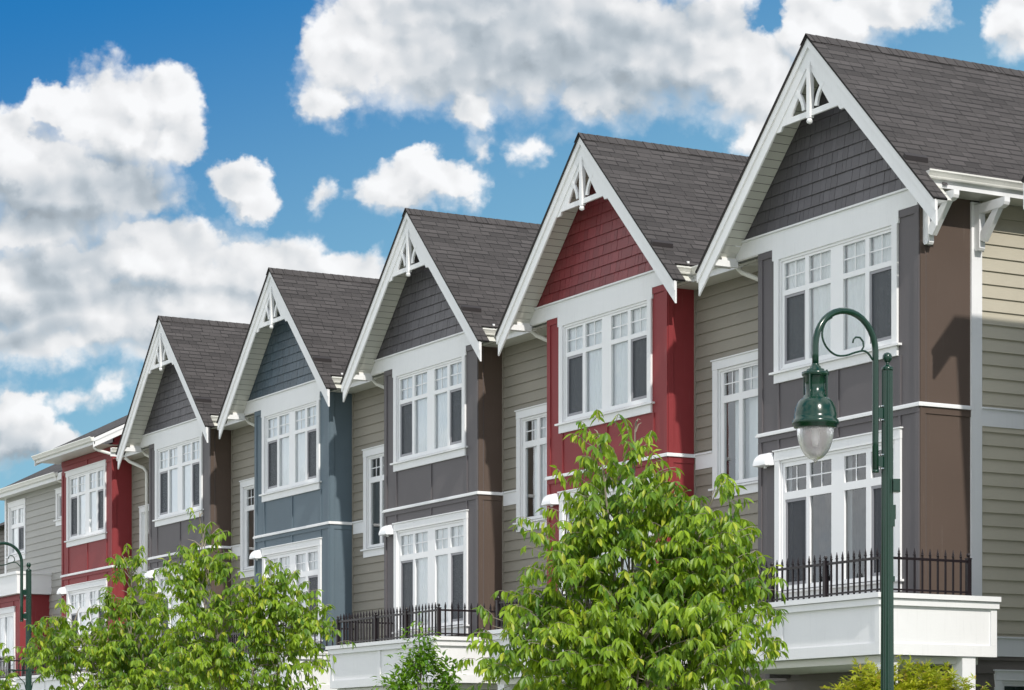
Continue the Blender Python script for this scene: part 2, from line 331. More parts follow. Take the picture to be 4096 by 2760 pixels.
def grid_wall(mb, F, s0, s1, z0, z1, holes, d0, d1):
    """a slab with rectangular openings, as a clean grid of boxes"""
    ss = sorted({s0, s1, *[h[0] for h in holes], *[h[1] for h in holes]}); zs = sorted({z0, z1, *[h[2] for h in holes], *[h[3] for h in holes]})
    ss = [x for x in ss if s0 <= x <= s1]; zs = [x for x in zs if z0 <= x <= z1]
    solid = {}
    for i in range(len(ss)-1):
        for j in range(len(zs)-1):
            cx, cz = (ss[i]+ss[i+1])/2, (zs[j]+zs[j+1])/2
            solid[i, j] = not any(h[0] < cx < h[1] and h[2] < cz < h[3] for h in holes)
    for (i, j), on in solid.items():
        if not on: continue
        a, b_, c, d = ss[i], ss[i+1], zs[j], zs[j+1]
        mb.face([F(a,d1,c),F(b_,d1,c),F(b_,d1,d),F(a,d1,d)]); mb.face([F(a,d0,d),F(b_,d0,d),F(b_,d0,c),F(a,d0,c)])
        if not solid.get((i-1, j)): mb.face([F(a,d0,c),F(a,d1,c),F(a,d1,d),F(a,d0,d)])
        if not solid.get((i+1, j)): mb.face([F(b_,d1,c),F(b_,d0,c),F(b_,d0,d),F(b_,d1,d)])
        if not solid.get((i, j-1)): mb.face([F(a,d0,c),F(b_,d0,c),F(b_,d1,c),F(a,d1,c)])
        if not solid.get((i, j+1)): mb.face([F(a,d1,d),F(b_,d1,d),F(b_,d0,d),F(a,d0,d)])
def tube(mb, pts, r, n=8, r1=None, cap=True):
    pts = [Vector(p) for p in pts]; k = len(pts); base = len(mb.v)
    prev = None
    for i, p in enumerate(pts):
        t = (pts[min(i+1, k-1)] - pts[max(i-1, 0)]).normalized()
        if prev is None:
            u = t.cross(Vector((0.31, 0.17, 0.93))); u = u.normalized() if u.length > 1e-3 else Vector((1, 0, 0))
        else: u = (prev - t*prev.dot(t)).normalized()
        prev = u; w = t.cross(u)
        rr = r if r1 is None else r + (r1-r)*i/(k-1)
        for j in range(n):
            a = 2*math.pi*j/n; mb.v.append(tuple(p + (u*math.cos(a) + w*math.sin(a))*rr))
    for i in range(k-1):
        for j in range(n):
            a = base+i*n+j; b_ = base+i*n+(j+1) % n; mb.f.append((a, b_, b_+n, a+n))
    if cap:
        mb.f.append(tuple(base+j for j in range(n-1, -1, -1))); mb.f.append(tuple(base+(k-1)*n+j for j in range(n)))
def lathe(mb, prof, c=(0, 0, 0), n=32):
    base = len(mb.v); c = Vector(c)
    for r, z in prof:
        for j in range(n):
            a = 2*math.pi*j/n; mb.v.append(tuple(c + Vector((r*math.cos(a), r*math.sin(a), z))))
    for i in range(len(prof)-1):
        for j in range(n):
            a = base+i*n+j; b_ = base+i*n+(j+1) % n; mb.f.append((a, b_, b_+n, a+n))
    mb.f.append(tuple(base+j for j in range(n-1, -1, -1))); mb.f.append(tuple(base+(len(prof)-1)*n+j for j in range(n)))
def thing(name, label, cat, loc=(0, 0, 0), group=None):
    o = bpy.data.objects.new(name, None); COL.objects.link(o); o.location = loc; o['label'] = label; o['category'] = cat
    if group: o['group'] = group
    return o
def struct(mb, name, mat):
    o = mb.build(name, mat); o['kind'] = 'structure'; return o
GX = Frame((0, 0, 0), (1, 0, 0), (0, -1, 0))

# ---------------------------------------------------------------- ground
mb = MB(); mb.face([(-1500,-1500,0),(1500,-1500,0),(1500,1500,0),(-1500,1500,0)]); struct(mb, 'ground', GRASS)
mb = MB(); mb.face([(-300,-20,.004),(300,-20,.004),(300,-8.2,.004),(-300,-8.2,.004)]); struct(mb, 'road', ASPH)
mb = MB(); box(mb, GX, -300, 300, 5.2, 8.2, 0, .13); box(mb, GX, -300, 300, 20.0, 23.5, 0, .13); struct(mb, 'pavement', CONC)
mb = MB()
for i in range(-40, 41): mb.face([(i*6,-14.16,.008),(i*6+3,-14.16,.008),(i*6+3,-14.04,.008),(i*6,-14.04,.008)])
struct(mb, 'road_markings', YELL)

# ---------------------------------------------------------------- house parts
def clapboard(mb, F, s0, s1, z0, z1, holes=(), e=0.2, d=0.0, phase=0.16):
    """overlapping boards; every board is a thin wedge"""
    z = z0 - ((z0 - phase) % e)
    while z < z1:
        a, b_ = max(z, z0), min(z+e, z1)
        if b_ - a > 0.005:
            cuts = [(s0, s1)]
            spans = [a, b_]
            for h in holes:
                if a < h[2] < b_: spans.append(h[2])
                if a < h[3] < b_: spans.append(h[3])
            spans.sort()
            for p, q in zip(spans, spans[1:]):
                if q - p < 0.004: continue
                segs = [(s0, s1)]
                for h in holes:
                    if h[2] < (p+q)/2 < h[3]:
                        ns = []
                        for x, y in segs:
                            if h[1] <= x or h[0] >= y: ns.append((x, y)); continue
                            if h[0] > x: ns.append((x, h[0]))
                            if h[1] < y: ns.append((h[1], y))
                        segs = ns
                dp = d + 0.024*(1-(p-z)/e) + 0.002; dq = d + 0.024*(1-(q-z)/e) + 0.002
                for x, y in segs:
                    vs = [F(x,d-.03,p),F(y,d-.03,p),F(y,dp,p),F(x,dp,p),F(x,d-.03,q),F(y,d-.03,q),F(y,dq,q),F(x,dq,q)]
                    mb.solid(vs, BOXF)
        z += e
def extrude_path(mb, path, prof):
    """path: list of (point, outward) in plan; prof: (out, z) pairs"""
    n = len(prof); base = len(mb.v)
    for p, o in path:
        for a, z in prof: mb.v.append((p[0]+o[0]*a, p[1]+o[1]*a, p[2]+z))
    for i in range(len(path)-1):
        for j in range(n):
            a = base+i*n+j; b_ = base+i*n+(j+1) % n; mb.f.append((a, b_, b_+n, a+n))
    mb.f.append(tuple(base+j for j in range(n-1, -1, -1))); mb.f.append(tuple(base+(len(path)-1)*n+j for j in range(n)))
GPROF = [(0,0),(0,-.115),(.062,-.115),(.072,-.098),(.074,-.085),(.095,-.05),(.112,-.028),(.118,-.024),(.118,0),(.104,0),(.104,-.018),(.012,-.018)]
FPROF = [(0,-.112),(0,-.22),(-.02,-.22),(-.02,-.112)]

def window(parent, F, s0, s1, z0, z1, cols, up, low, head, screens=(), blinds='white', label=None, sashx=None, casing=0.13, apron=True, hide_casing_top=False, sill_over=.08):
    """s0..s1,z0..z1: outer frame. cols: pane x ranges. up / low: z ranges of the upper and lower lights"""
    mb = MB()
    ho = [(a, b_, *up) for a, b_ in cols if up] + [(a, b_, *low) for a, b_ in cols if low]
    grid_wall(mb, F, s0, s1, z0, z1, ho, -.07, -.012)
    # outer rim of the frame standing a little proud
    grid_wall(mb, F, s0, s1, z0, z1, [(s0+.035, s1-.035, z0+.035, z1-.04)], -.012+.0015, .006)
    fr = mb.build('window', VINYL, parent, label=label)
    c = casing
    for a_, b2 in ((s0-c, s0-.002), (s1+.002, s1+c)):
        mc = MB(); box(mc, F, a_, b2, -.02, .036, z0-.02, z1); mc.build('side_casing', WHITE, fr)
    mc = MB()
    if not hide_casing_top:
        box(mc, F, s0-c-.004, s1+c+.004, -.02, .040, z1+.002, z1+head); box(mc, F, s0-c-.03, s1+c+.03, -.02, .060, z1+head+.001, z1+head+.022)
        mc.build('head_casing', WHITE, fr)
    ms = MB(); box(ms, F, s0-c-sill_over, s1+c+sill_over, -.03, .075, z0-.055, z0-.022)
    if apron: box(ms, F, s0-c, s1+c, -.02, .036, z0-.20, z0-.057)
    ms.build('sill', WHITE, fr)
    mp = MB()
    for h in ho: mp.face([F(h[0]-.01,-.045,h[2]-.01),F(h[1]+.01,-.045,h[2]-.01),F(h[1]+.01,-.045,h[3]+.01),F(h[0]-.01,-.045,h[3]+.01)])
    mp.build('glazing', GLASS, fr)
    if up:
        mm = MB()
        for a, b_ in cols:
            cx, cz = (a+b_)/2, (up[0]+up[1])/2
            box(mm, F, cx-.010, cx+.010, -.0445, -.034, up[0], up[1]); box(mm, F, a, b_, -.0445, -.0345, cz-.010, cz+.010)
        mm.build('muntins', VINYL, fr)
    if screens:
        for i in screens:
            msf = MB(); msc = MB(); a, b_ = cols[i]
            grid_wall(msf, F, a+.002, b_-.002, low[0]+.002, low[1]-.002, [(a+.045, b_-.035, low[0]+.05, low[1]-.045)], -.043, -.020)
            msc.face([F(a+.045,-.032,low[0]+.05),F(b_-.035,-.032,low[0]+.05),F(b_-.035,-.032,low[1]-.045),F(a+.045,-.032,low[1]-.045)])
            msf.build('screen_frame', SCRFR, fr); msc.build('insect_screen', SCREEN, fr)
    # what hangs behind the glass
    def drape(mat, a, b_, zb, zt, d, amp=.012, nm='blind'):
        md = MB(); n = max(4, int((b_-a)/.035)); pts = []
        ph = random.random()*6
        for i in range(n+1):
            x = a+(b_-a)*i/n; pts.append((x, d + amp*math.sin(i*1.7+ph)+amp*.6*math.sin(i*.6+ph*2)))
        for (x, dd), (x2, d2) in zip(pts, pts[1:]): md.face([F(x,dd,zb),F(x2,d2,zb),F(x2,d2,zt),F(x,dd,zt)])
        md.build(nm, mat, fr)
    if blinds == 'white': drape(BLIND, s0+.02, s1-.02, z0, z1, -.095)
    elif blinds == 'half':
        drape(BLIND, s0+.02, s0+(s1-s0)*.12, z0, z1, -.16, .03, 'curtain'); drape(BLIND, s0+(s1-s0)*.5, s0+(s1-s0)*.62, z0, z1, -.2, .03, 'curtain')
        drape(CURT, s0+.02, s1-.02, z0, z1-.1, -.75, .06, 'curtain')
    elif blinds == 'sheer':
        drape(BLIND, s0+(s1-s0)*.13, s1-.02, z0, z1, -.15, .028, 'curtain'); drape(CURT, s0+.02, s1-.02, z0, z1, -.6, .04, 'curtain')
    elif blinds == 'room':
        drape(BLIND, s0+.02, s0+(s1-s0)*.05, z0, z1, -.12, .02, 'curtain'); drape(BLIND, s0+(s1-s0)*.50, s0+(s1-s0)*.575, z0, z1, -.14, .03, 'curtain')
        drape(ROOM_DIM, s0+.02, s0+(s1-s0)*.52, z0, z1, -.8, .05, 'curtain'); drape(CURT, s0+(s1-s0)*.52, s1-.02, z0, z1, -.8, .05, 'curtain')  # dark back sheet carries the room's shade in its colour; no curtain hangs there
    elif blinds == 'dark':
        drape(BLIND, s0+(s1-s0)*.55, s1-.02, z0, z1, -.16, .03, 'curtain'); drape(CURT, s0+.02, s1-.02, z0, z1, -.75, .06, 'curtain')
    elif blinds == 'mixed':
        drape(BLIND, s0+.02, s1-.02, z0+.55, z1, -.13); drape(BLIND, s0+.02, s0+(s1-s0)*.45, z0, z1, -.22, .03, 'curtain'); drape(CURT, s0+.02, s1-.02, z0, z1, -.8, .06, 'curtain')
    return fr

SL = 1.0            # gable roofs are 12 in 12
XP, ZP = -2.08, 12.76
def uvplane(mb, p00, p10, p11, p01, thick=.03, mat=None, off=(0, 0)):
    """roof plane: p00->p10 along the eave, p00->p01 up the slope; u, v in metres"""
    p00, p10, p11, p01 = map(Vector, (p00, p10, p11, p01))
    e = (p10-p00).normalized(); nrm = (p10-p00).cross(p01-p00).normalized()
    if nrm.z < 0: nrm = -nrm
    upv = nrm.cross(e)
    if upv.z < 0: upv = -upv
    uv = [((p-p00).dot(e)+off[0], (p-p00).dot(upv)+off[1]) for p in (p00, p10, p11, p01)]
    mb.face([p00, p10, p11, p01], uv)
    q = [p - nrm*thick for p in (p00, p10, p11, p01)]
    mb.face(q[::-1], [(0.5, EXP*.5)]*4)
    P4 = [p00, p10, p11, p01]
    for i in range(4):
        j = (i+1) % 4; mb.face([P4[i], q[i], q[j], P4[j]], [(.12, EXP*.05)]*4)
    return uv

def balcony(parent, F, x0=-3.82, x1=.87, yf=1.4, yb=-.72, side_end=.26):
    """F: front frame; solid white parapet with an iron railing"""
    zb, zt = 3.16, 4.03
    mb = MB()
    box(mb, F, x0, x1, yf-.12, yf-.02, zb, 3.9); box(mb, F, x1-.12, x1-.02, yb, yf-.121, zb, 3.9); box(mb, F, x0+.02, x0+.12, -.55, yf-.121, zb, 3.9)
    # flat framing boards on the faces
    for (a, b_, c, d) in ((x0, x1, zb, zb+.16), (x0, x0+.12, zb+.161, 3.855), (x1-.10, x1, zb+.161, 3.855), (-1.60, -1.48, zb+.161, 3.855)):
        box(mb, F, a, b_, yf-.019, yf+.002, c, d)
    S = Frame(F(x1, 0, 0), -F.n, F.a)      # side face: s = into depth
    box(mb, S, -yf+.0, -yb, -.019, .002, zb, zb+.16); box(mb, S, -yf, -yf+.10, -.019, .002, zb+.161, 3.855); box(mb, S, -yb-.11, -yb, -.019, .002, zb+.161, 3.855)
    bal = mb.build('balcony', WHITE, parent)
    mc = MB()
    for (o, c, d) in ((.035, 3.857, 3.952), (.075, 3.958, zt)):
        box(mc, F, x0-o, x1+o, yf-.16, yf+o, c, d); box(mc, F, x1-.16, x1+o, yb-.02, yf-.161, c, d); box(mc, F, x0-o, x0+.16, -.55, yf-.161, c, d)
    mc.build('cap', WHITE, bal)
    md = MB(); box(md, F, x0+.121, x1-.121, -.5, yf-.121, 3.18, 3.26); box(md, F, x0+.04, x1-.16, -.5, yf-.14, 3.05, 3.155); md.build('deck', SOFF, bal)
    # railing
    yr = yf-.13; xr = x1-.08; xl = x0+.10
    mr = MB()
    def run(p, q, n):
        p, q = Vector(p), Vector(q); dv = (q-p).normalized()
        for z, h in ((4.515, .035), (4.075, .025)):
            pr = dv.cross(Vector((0, 0, 1)))*.016
            vs = [p+pr, q+pr, q-pr, p-pr]; mr.solid([v_+Vector((0,0,z)) for v_ in vs]+[v_+Vector((0,0,z+h)) for v_ in vs], BOXF)
        for i in range(1, n):
            c = p+(q-p)*i/n; r = .0115
            mr.solid([c+Vector((sx_*r, sy_*r, z)) for z in (4.03, 4.60) for sx_, sy_ in ((-1,-1),(1,-1),(1,1),(-1,1))], BOXF)
            b0 = len(mr.v)
            for rr, z in ((.012,4.575),(.030,4.592),(.015,4.61),(.022,4.617),(.009,4.66),(.005,4.685)):
                mr.v += [(c.x+rr*math.cos(a), c.y+rr*math.sin(a), z) for a in (0, math.pi*.5, math.pi, math.pi*1.5)]
            for k in range(5):
                for j in range(4): mr.f.append((b0+k*4+j, b0+k*4+(j+1) % 4, b0+k*4+4+(j+1) % 4, b0+k*4+4+j))
            mr.f.append((b0+20, b0+21, b0+22, b0+23))
    xs = [xr, xr-1.37, xr-2.74, xl]
    for a, b_ in zip(xs[1:], xs): run(F(a, yr, 0), F(b_, yr, 0), max(4, round((b_-a)/.137)))
    run(F(xr, yr, 0), F(xr, -side_end, 0), 11); run(F(xl, yr, 0), F(xl, -.45, 0), 12)
    rl = mr.build('railing', RAIL, bal)
    for pt in [F(x, yr, 0) for x in xs] + [F(xr, -side_end, 0), F(xl, -.45, 0)]:
        mp = MB(); L = Frame((pt.x, pt.y, 0), (1, 0, 0), (0, 1, 0))
        box(mp, L, -.033, .033, -.033, .033, 4.03, 4.565); box(mp, L, -.038, .038, -.038, .038, 4.566, 4.582)
        lathe(mp, [(.012, 4.583), (.012, 4.595), (.024, 4.605), (.031, 4.625), (.024, 4.648), (.004, 4.656)], (pt.x, pt.y, 0), 10)
        mp.build('railing_post', RAIL, bal)
    return bal

def house(hx, color, label, end_unit=False, gable=True, top_blind='white', low_blind='white', low_lamp=True, side_col=None, name='townhouse', lite=False, gut_gap=.64):
    root = thing(name, label, 'townhouse', (hx, 0, 0), 'townhouses along the row')
    F = GX; S = Frame((0, 0, 0), (0, 1, 0), (1, 0, 0))
    base = STU[color]; sidem = STU[side_col or color]
    top = 10.2
    holes = [(-3.54, -.63, 7.87, 9.63), (-3.53, -.55, 4.36, 6.44)]
    # ---- projecting bay
    mb = MB(); grid_wall(mb, F, -4.13, 0, 4.0, 6.86, holes[1:], -.12, 0); grid_wall(mb, F, -4.13, 0, 6.86, top, holes[:1], -.12, 0)
    mb.build('bay_wall', base, root)
    mb = MB(); dep = .94 if end_unit else .6
    box(mb, S, 0.121, dep, -.12, 0, 3.0, top-.2 if end_unit else top-.3); 
    m2_ = MB(); box(m2_, Frame((-4.13, 0, 0), (0, 1, 0), (-1, 0, 0)), .121, .6, -.12, 0, 3.0, top-.3); m2_.build('side_wall', base, root)
    mb.build('side_wall', sidem, root)
    for q in ((0.001, .10, 4.0, 6.86), (0.001, .10, 6.925, 9.75), (.101, dep-.001, 6.76, 6.86)):
        mb = MB(); box(mb, S, q[0], q[1], -.001, .016, q[2], q[3]); mb.build('batten', sidem, root)
    # battens, all proud of the stucco
    pr_ = .02
    for a, b_, c, d in ((-4.13, -4.01, 6.93, 9.70), (-.11, -.001, 6.93, 9.70), (-4.13, -3.68, 9.702, 9.81), (-.47, 0, 9.702, 9.81),
                        (-3.60, -3.55, 6.93, 7.66), (-2.02, -1.97, 6.93, 7.66), (-.48, -.43, 6.93, 7.66),
                        (-4.13, -4.04, 4.0, 6.77), (-.09, -.001, 4.0, 6.77), (-4.13, 0, 6.775, 6.858),
                        (-3.60, -3.55, 6.63, 6.773), (-2.02, -1.97, 6.63, 6.773), (-.48, -.43, 6.63, 6.773)):
        mb = MB(); box(mb, F, a, b_, -.002, pr_, c, d); mb.build('batten', base, root)
    # drip band at floor level
    mb = MB(); box(mb, F, -4.17, .04, -.03, .045, 6.862, 6.90); box(mb, F, -4.16, .03, -.03, .032, 6.901, 6.922)
    box(mb, S, .031, dep, .0, .045, 6.862, 6.90); box(mb, S, .031, dep, .0, .032, 6.901, 6.922)
    mb.build('drip_band', WHITE, root)
    cols = [(-3.44, -2.88), (-2.78, -2.21), (-1.89, -1.33), (-1.23, -.66)]
    window(root, F, -3.54, -.63, 7.87, 9.63, cols, (9.12, 9.55), (7.95, 9.04), .0, (0, 3), top_blind, hide_casing_top=True)
    cols2 = [(-3.42, -2.85), (-2.76, -2.19), (-1.86, -1.31), (-1.19, -.64)]
    window(root, F, -3.52, -.55, 4.37, 6.43, cols2, (5.92, 6.32), (4.44, 5.80), .15, (0, 3), low_blind, sill_over=.05)
    if low_lamp:
        ml = MB(); pts = []
        n = 8; b0 = len(ml.v)
        for i in range(n+1):
            a = math.pi*.5*i/n; r = math.sin(a)
            w = .10+.085*r; pr2 = .05+.15*r; z = 6.60-.02-.20*(1-math.cos(a))
            ml.v += [tuple(F(-3.85-w, 0.021, z)), tuple(F(-3.85-w*.92, pr2, z)), tuple(F(-3.85+w*.92, pr2, z)), tuple(F(-3.85+w, 0.021, z))]
        for i in range(n):
            for j in range(3): ml.f.append((b0+i*4+j, b0+i*4+j+1, b0+i*4+j+5, b0+i*4+j+4))
        ml.f.append((b0, b0+1, b0+2, b0+3))
        box(ml, F, -4.02, -3.68, .021, .185, 6.372, 6.380); box(ml, F, -3.87, -3.83, .06, .09, 6.34, 6.371)
        ml.build('wall_lamp', LITE, root)
    ridge_y = 9.0
    if gable:
        # frieze and gable
        mb = MB(); xl = -4.77; xr = .64 if not end_unit else -.03
        box(mb, F, xl, xr, -.02, .022, 9.815, 10.075); box(mb, F, -3.72, -.47, -.015, .030, 9.63, 9.818)
        box(mb, F, xl+.15, min(xr-.1, .3), -.02, .055, 10.077, 10.105)
        mb.build('frieze_board', WHITE, root)
        mg = MB(); hb = 10.0
        prism(mg, F, [(XP-2.62, hb), (XP+2.62, hb), (XP, hb+2.62)], -.10, -.012)
        mg.build('gable_wall', base, root)
        # shakes, course by course
        ms = MB(); z = 10.106; row_ = 0
        while z < 12.5:
            hw = (12.62 - z); x = XP - hw; e = .188
            x -= random.random()*.12
            while x < XP+hw:
                w = random.choice((.10, .135, .16, .19, .22))
                a, b_ = max(x+.003, XP-hw), min(x+w-.003, XP+hw)
                if b_-a > .012:
                    zt = z+e+.03
                    ta = min(zt, 12.64-abs(a-XP)); tb = min(zt, 12.64-abs(b_-XP))
                    if min(ta, tb) > z+.004:
                        j = random.uniform(-.002, .002)
                        da = -.012; d1 = .022+j
                        def dd(zz): return d1-(zz-z)/e*.022
                        vs = [F(a,da,z),F(b_,da,z),F(b_,d1,z),F(a,d1,z),F(a,da,ta),F(b_,da,tb),F(b_,dd(tb),tb),F(a,dd(ta),ta)]
                        ms.solid(vs, BOXF)
                x += w
            z += e; row_ += 1
        ms.build('gable_shingles', GAB[color], root)
        mt = MB()   # rake trim in the body colour beside the shakes
        for sg in (-1, 1):
            prism(mt, F, [(XP+sg*2.62, 10.106), (XP+sg*2.47, 10.106), (XP, 12.46+.115), (XP, 12.61+.115)][::sg], .0, .034)
        mt.build('rake_trim', base, root)
        # roof slabs
        mr = MB(); hwid = 3.10; ey = -.545
        zt = ZP
        for sg in (-1, 1):
            ex = XP+sg*(hwid); ez = ZP-hwid*SL
            exg = gut_gap if sg > 0 else -4.13-gut_gap
            ezg = ZP-abs(exg-XP)*SL
            # front strip down to the tip, then the long slope that stops at the gutter
            uvplane(mr, (ex, ey, ez), (ex, -.30, ez), (XP, -.30, ZP), (XP, ey, ZP), .028, off=(0, 0))
            l0 = (hwid-abs(exg-XP))*math.sqrt(2)
            uvplane(mr, (exg+sg*.03, -.30, ezg-.03), (exg+sg*.03, ridge_y, ezg-.03), (XP, ridge_y, ZP), (XP, -.30, ZP), .028, off=(.245, l0-.042))
        # ridge caps
        y = ey-.01; k = 0
        while y < ridge_y:
            for sg in (-1, 1):
                h = .012+.006; a = .15
                p = [(XP, y, ZP+.019), (XP, y+.21, ZP+.011), (XP+sg*a, y+.21, ZP-a+.011), (XP+sg*a, y, ZP-a+.019)]
                u0 = k*.24*1.0+.06; mr.face(p, [(u0, 40.06+(k*7 % 5)*EXP*.0+.02), (u0+.1, 40.06+.02), (u0+.1, 40.1), (u0, 40.1)])
                p2 = [(XP, y, ZP+.019), (XP+sg*a, y, ZP-a+.019), (XP+sg*a, y, ZP-a+.005), (XP, y, ZP+.005)]; mr.face(p2, [(.12, EXP*.05)]*4)
            y += .19; k += 1
        mr.build('roof', SHING, root)
        # soffit boards under the overhang
        for sg in (-1, 1):
            mso = MB(); n = 26
            for i in range(n):
                a0 = .13+i*(2.72/n)*1.0; a1 = a0+(2.72/n)-.006
                for k2, (u0, u1, dz) in enumerate(((a0, a1, 0), (a1, a1+.006, .010))):
                    p = [(XP+sg*u0, -.46, ZP-.20-u0*SL+dz), (XP+sg*u1, -.46, ZP-.20-u1*SL+dz), (XP+sg*u1, -.02, ZP-.20-u1*SL+dz), (XP+sg*u0, -.02, ZP-.20-u0*SL+dz)]
                    mso.face(p)
            mso.build('soffit', SOFF, root)
        mso = MB()
        # level soffit of the eave returns
        box(mso, F, -4.77, -4.131, -.56, .02, 9.795, 9.812)
        mso.build('return_soffit', SOFF, root)
        if not end_unit: mso = MB(); box(mso, F, .017, .64, -.2, .02, 9.795, 9.812); mso.build('return_soffit', SOFF, root)
        mso = MB(); box(mso, F, -4.77, -4.70, .02, .455, 9.70, 9.80); mso.build('eave_return', WHITE, root)
        # bargeboards (two steps) with plumb-cut tips
        for sg in (-1, 1):
            mbg = MB()
            def rake(t0, t1, d0, d1, ext, cut):
                # t: vertical drop below the shingle line
                x1 = hwid-ext
                pts = [(XP, ZP-t0), (XP+sg*x1, ZP-t0-x1), (XP+sg*x1, ZP-t1-x1+cut), (XP+sg*0, ZP-t1)]
                prism(mbg, F, pts[::-sg], d0, d1)
            rake(.035, .42, .46, .492, .03, .0)
            rake(.035, .19, .493, .518, .015, .0)
            mbg.build('bargeboard', WHITE, root)
        # fretwork in the apex
        mo = MB(); q0, q1 = .440, .478; zb_ = 11.52
        ap = ZP-.40
        for sg in (-1, 1):
            inner = lambda zz: XP+sg*(ap-zz)         # inner edge of the bargeboard
            pts = [(inner(zb_-.07), zb_-.07), (inner(zb_-.07)-sg*.14, zb_-.07), (inner(zb_-.07)-sg*.19, zb_), (XP+sg*.045, zb_), (XP+sg*.045, zb_+.09),
                   (XP+sg*.50, zb_+.09), (XP+sg*.045, zb_+.09+.50+.09), (XP+sg*.045, ap-.05), (XP+sg*.05, ap-.05)]
            prism(mo, F, pts[::sg], q0, q1)
            # curved brace
            c = (XP+sg*.62, zb_+.06); n = 10; o_, i_ = [], []
            for k in range(n+1):
                a = R(8+48*k/n); o_.append((c[0]-sg*.50*math.cos(a), c[1]+.50*math.sin(a))); i_.append((c[0]-sg*.43*math.cos(a), c[1]+.43*math.sin(a)))
            prism(mo, F, (o_+i_[::-1])[::-sg], q0+.004, q1+.004)
        box(mo, F, XP-.044, XP+.044, q0-.012, q1+.03, zb_-.03, ap-.02)
        lathe(mo, [(.012, zb_-.12), (.040, zb_-.105), (.052, zb_-.075), (.040, zb_-.045), (.028, zb_-.031)], (XP, -.475, 0), 14)
        mo.build('gable_bracket', WHITE, root)
        # dark diverter flashing low on the right slope
        md = MB(); x_ = .30; zf = ZP-(x_-XP)
        md.solid([Vector((x_+i*.05*j2, y_, zf+dz_-(i*.05*j2))) for y_ in (-.53, -.12) for i, j2, dz_ in ((0,0,.004),(1,1,.004),(1,1,.075),(0,0,.075))],
                 [(0,1,2,3),(7,6,5,4),(0,4,5,1),(1,5,6,2),(2,6,7,3),(3,7,4,0)])
        md.build('roof_diverter', DARK, root)
    return root, F, S

def connector(root, end_unit, left_gap=True, wall=SIDING, left=-6.86, zt=9.80, wins=True, wblind='dark'):
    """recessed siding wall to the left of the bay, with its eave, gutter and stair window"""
    F = Frame((0, .56, 0), (1, 0, 0), (0, -1, 0))
    mb = MB(); x0 = left
    wl = (-6.15, -4.10, 6.28, 8.32)
    clapboard(mb, F, x0, -4.13, 3.0, zt, [wl, (x0, wl[0], 6.65, 6.90)] if wins else [(x0, -4.13, 6.65, 6.90)])
    mb.build('siding_wall', wall, root)
    mb = MB(); box(mb, F, x0+.005, x0+.05, -.02, .034, 3.0, zt); mb.build('corner_strip', wall, root)
    mb = MB(); box(mb, F, x0, -4.13, -.06, .028, 6.652, 6.893) if not wins else box(mb, F, x0+.0, -6.285, -.06, .028, 6.652, 6.893)
    box(mb, F, x0, -4.13 if not wins else -6.285, -.06, .05, 6.894, 6.925)
    mb.build('belt_board', WHITE, root)
    if wins:
        cols = [(-6.0, -5.55), (-5.44, -4.99), (-4.85, -4.40)]
        window(root, F, -6.13, -4.2, 6.30, 8.28, cols, (7.82, 8.21), (6.36, 7.70), .15, (), wblind, casing=.15, sill_over=.07)

def eave_between(root, gap=.64):
    """gutter, fascia and lean-to roof between this gable and the next one on the left"""
    xl = -6.86+gap; xr = -4.13-gap; zg = 9.96; yc = .10
    mb = MB()
    path = [((xl, -.30, zg), (1, 0)), ((xl, yc, zg), (1, -1)), ((xr, yc, zg), (-1, -1)), ((xr, -.30, zg), (-1, 0))]
    extrude_path(mb, path, GPROF); mb.build('gutter', GUT, root)
    mb = MB(); extrude_path(mb, path, FPROF); mb.build('fascia', WHITE, root)
    mb = MB(); mb.face([(-6.86, yc+.01, 9.745), (-4.13, yc+.01, 9.745), (-4.13, .58, 9.745), (-6.86, .58, 9.745)])
    mb.face([(xl-.64, -.02, 9.75), (xl, -.02, 9.75), (xl, yc+.01, 9.75), (xl-.64, yc+.01, 9.75)]); mb.face([(xr, -.02, 9.75), (xr+.64, -.02, 9.75), (xr+.64, yc+.01, 9.75), (xr, yc+.01, 9.75)])
    mb.build('eave_soffit', SOFF, root)
    mb = MB(); m2 = .5
    uvplane(mb, (-6.86, yc-.02, zg), (-4.13, yc-.02, zg), (-4.13, yc+5, zg+5*m2), (-6.86, yc+5, zg+5*m2), .02)
    mb.build('lean_to_roof', SHING, root)
    # bright valley metal
    for sg, xs in ((-1, xl), (1, xr)):
        mb = MB(); L = 1.4; zz = L*m2; dx = -sg*0 + sg*zz
        a = Vector((xs, yc, zg+.012)); b_ = Vector((xs+dx, yc+L, zg+zz+.012)); w = Vector((-sg*.09, 0, 0))
        mb.face([a, a+w, b_+w, b_]); mb.build('valley_flashing', FLASH, root)
    # downspout elbow under the left end
    mb = MB(); tube(mb, [(xr-.12, yc-.02, 9.86), (xr-.12, yc-.0, 9.74), (xr-.06, yc+.05, 9.66), (-4.45, .44, 9.44), (-4.30, .53, 9.40)], .042, 8)
    mb.build('downspout', GUT, root, smooth=True)

def ground_floor(root, x0, x1, y=.55, door=True):
    F = Frame((0, y, 0), (1, 0, 0), (0, -1, 0))
    mb = MB(); clapboard(mb, F, x0, x1, 0, 3.1, [(-3.2, -.8, 0, 2.55)] if door else [], e=.2); mb.build('ground_floor_wall', SIDE_DARK, root)
    if door:
        mb = MB(); grid_wall(mb, F, -3.35, -.65, 0, 2.75, [(-3.2, -.8, 0, 2.55)], -.06, .035); dd = mb.build('garage_door', WHITE, root)
        mb = MB()
        for i in range(5): box(mb, F, -3.199, -.801, -.10, -.06+(.004 if i % 2 else 0), .51*i+.004, .51*(i+1)-.006)
        mb.build('door_panels', SOFF, dd)

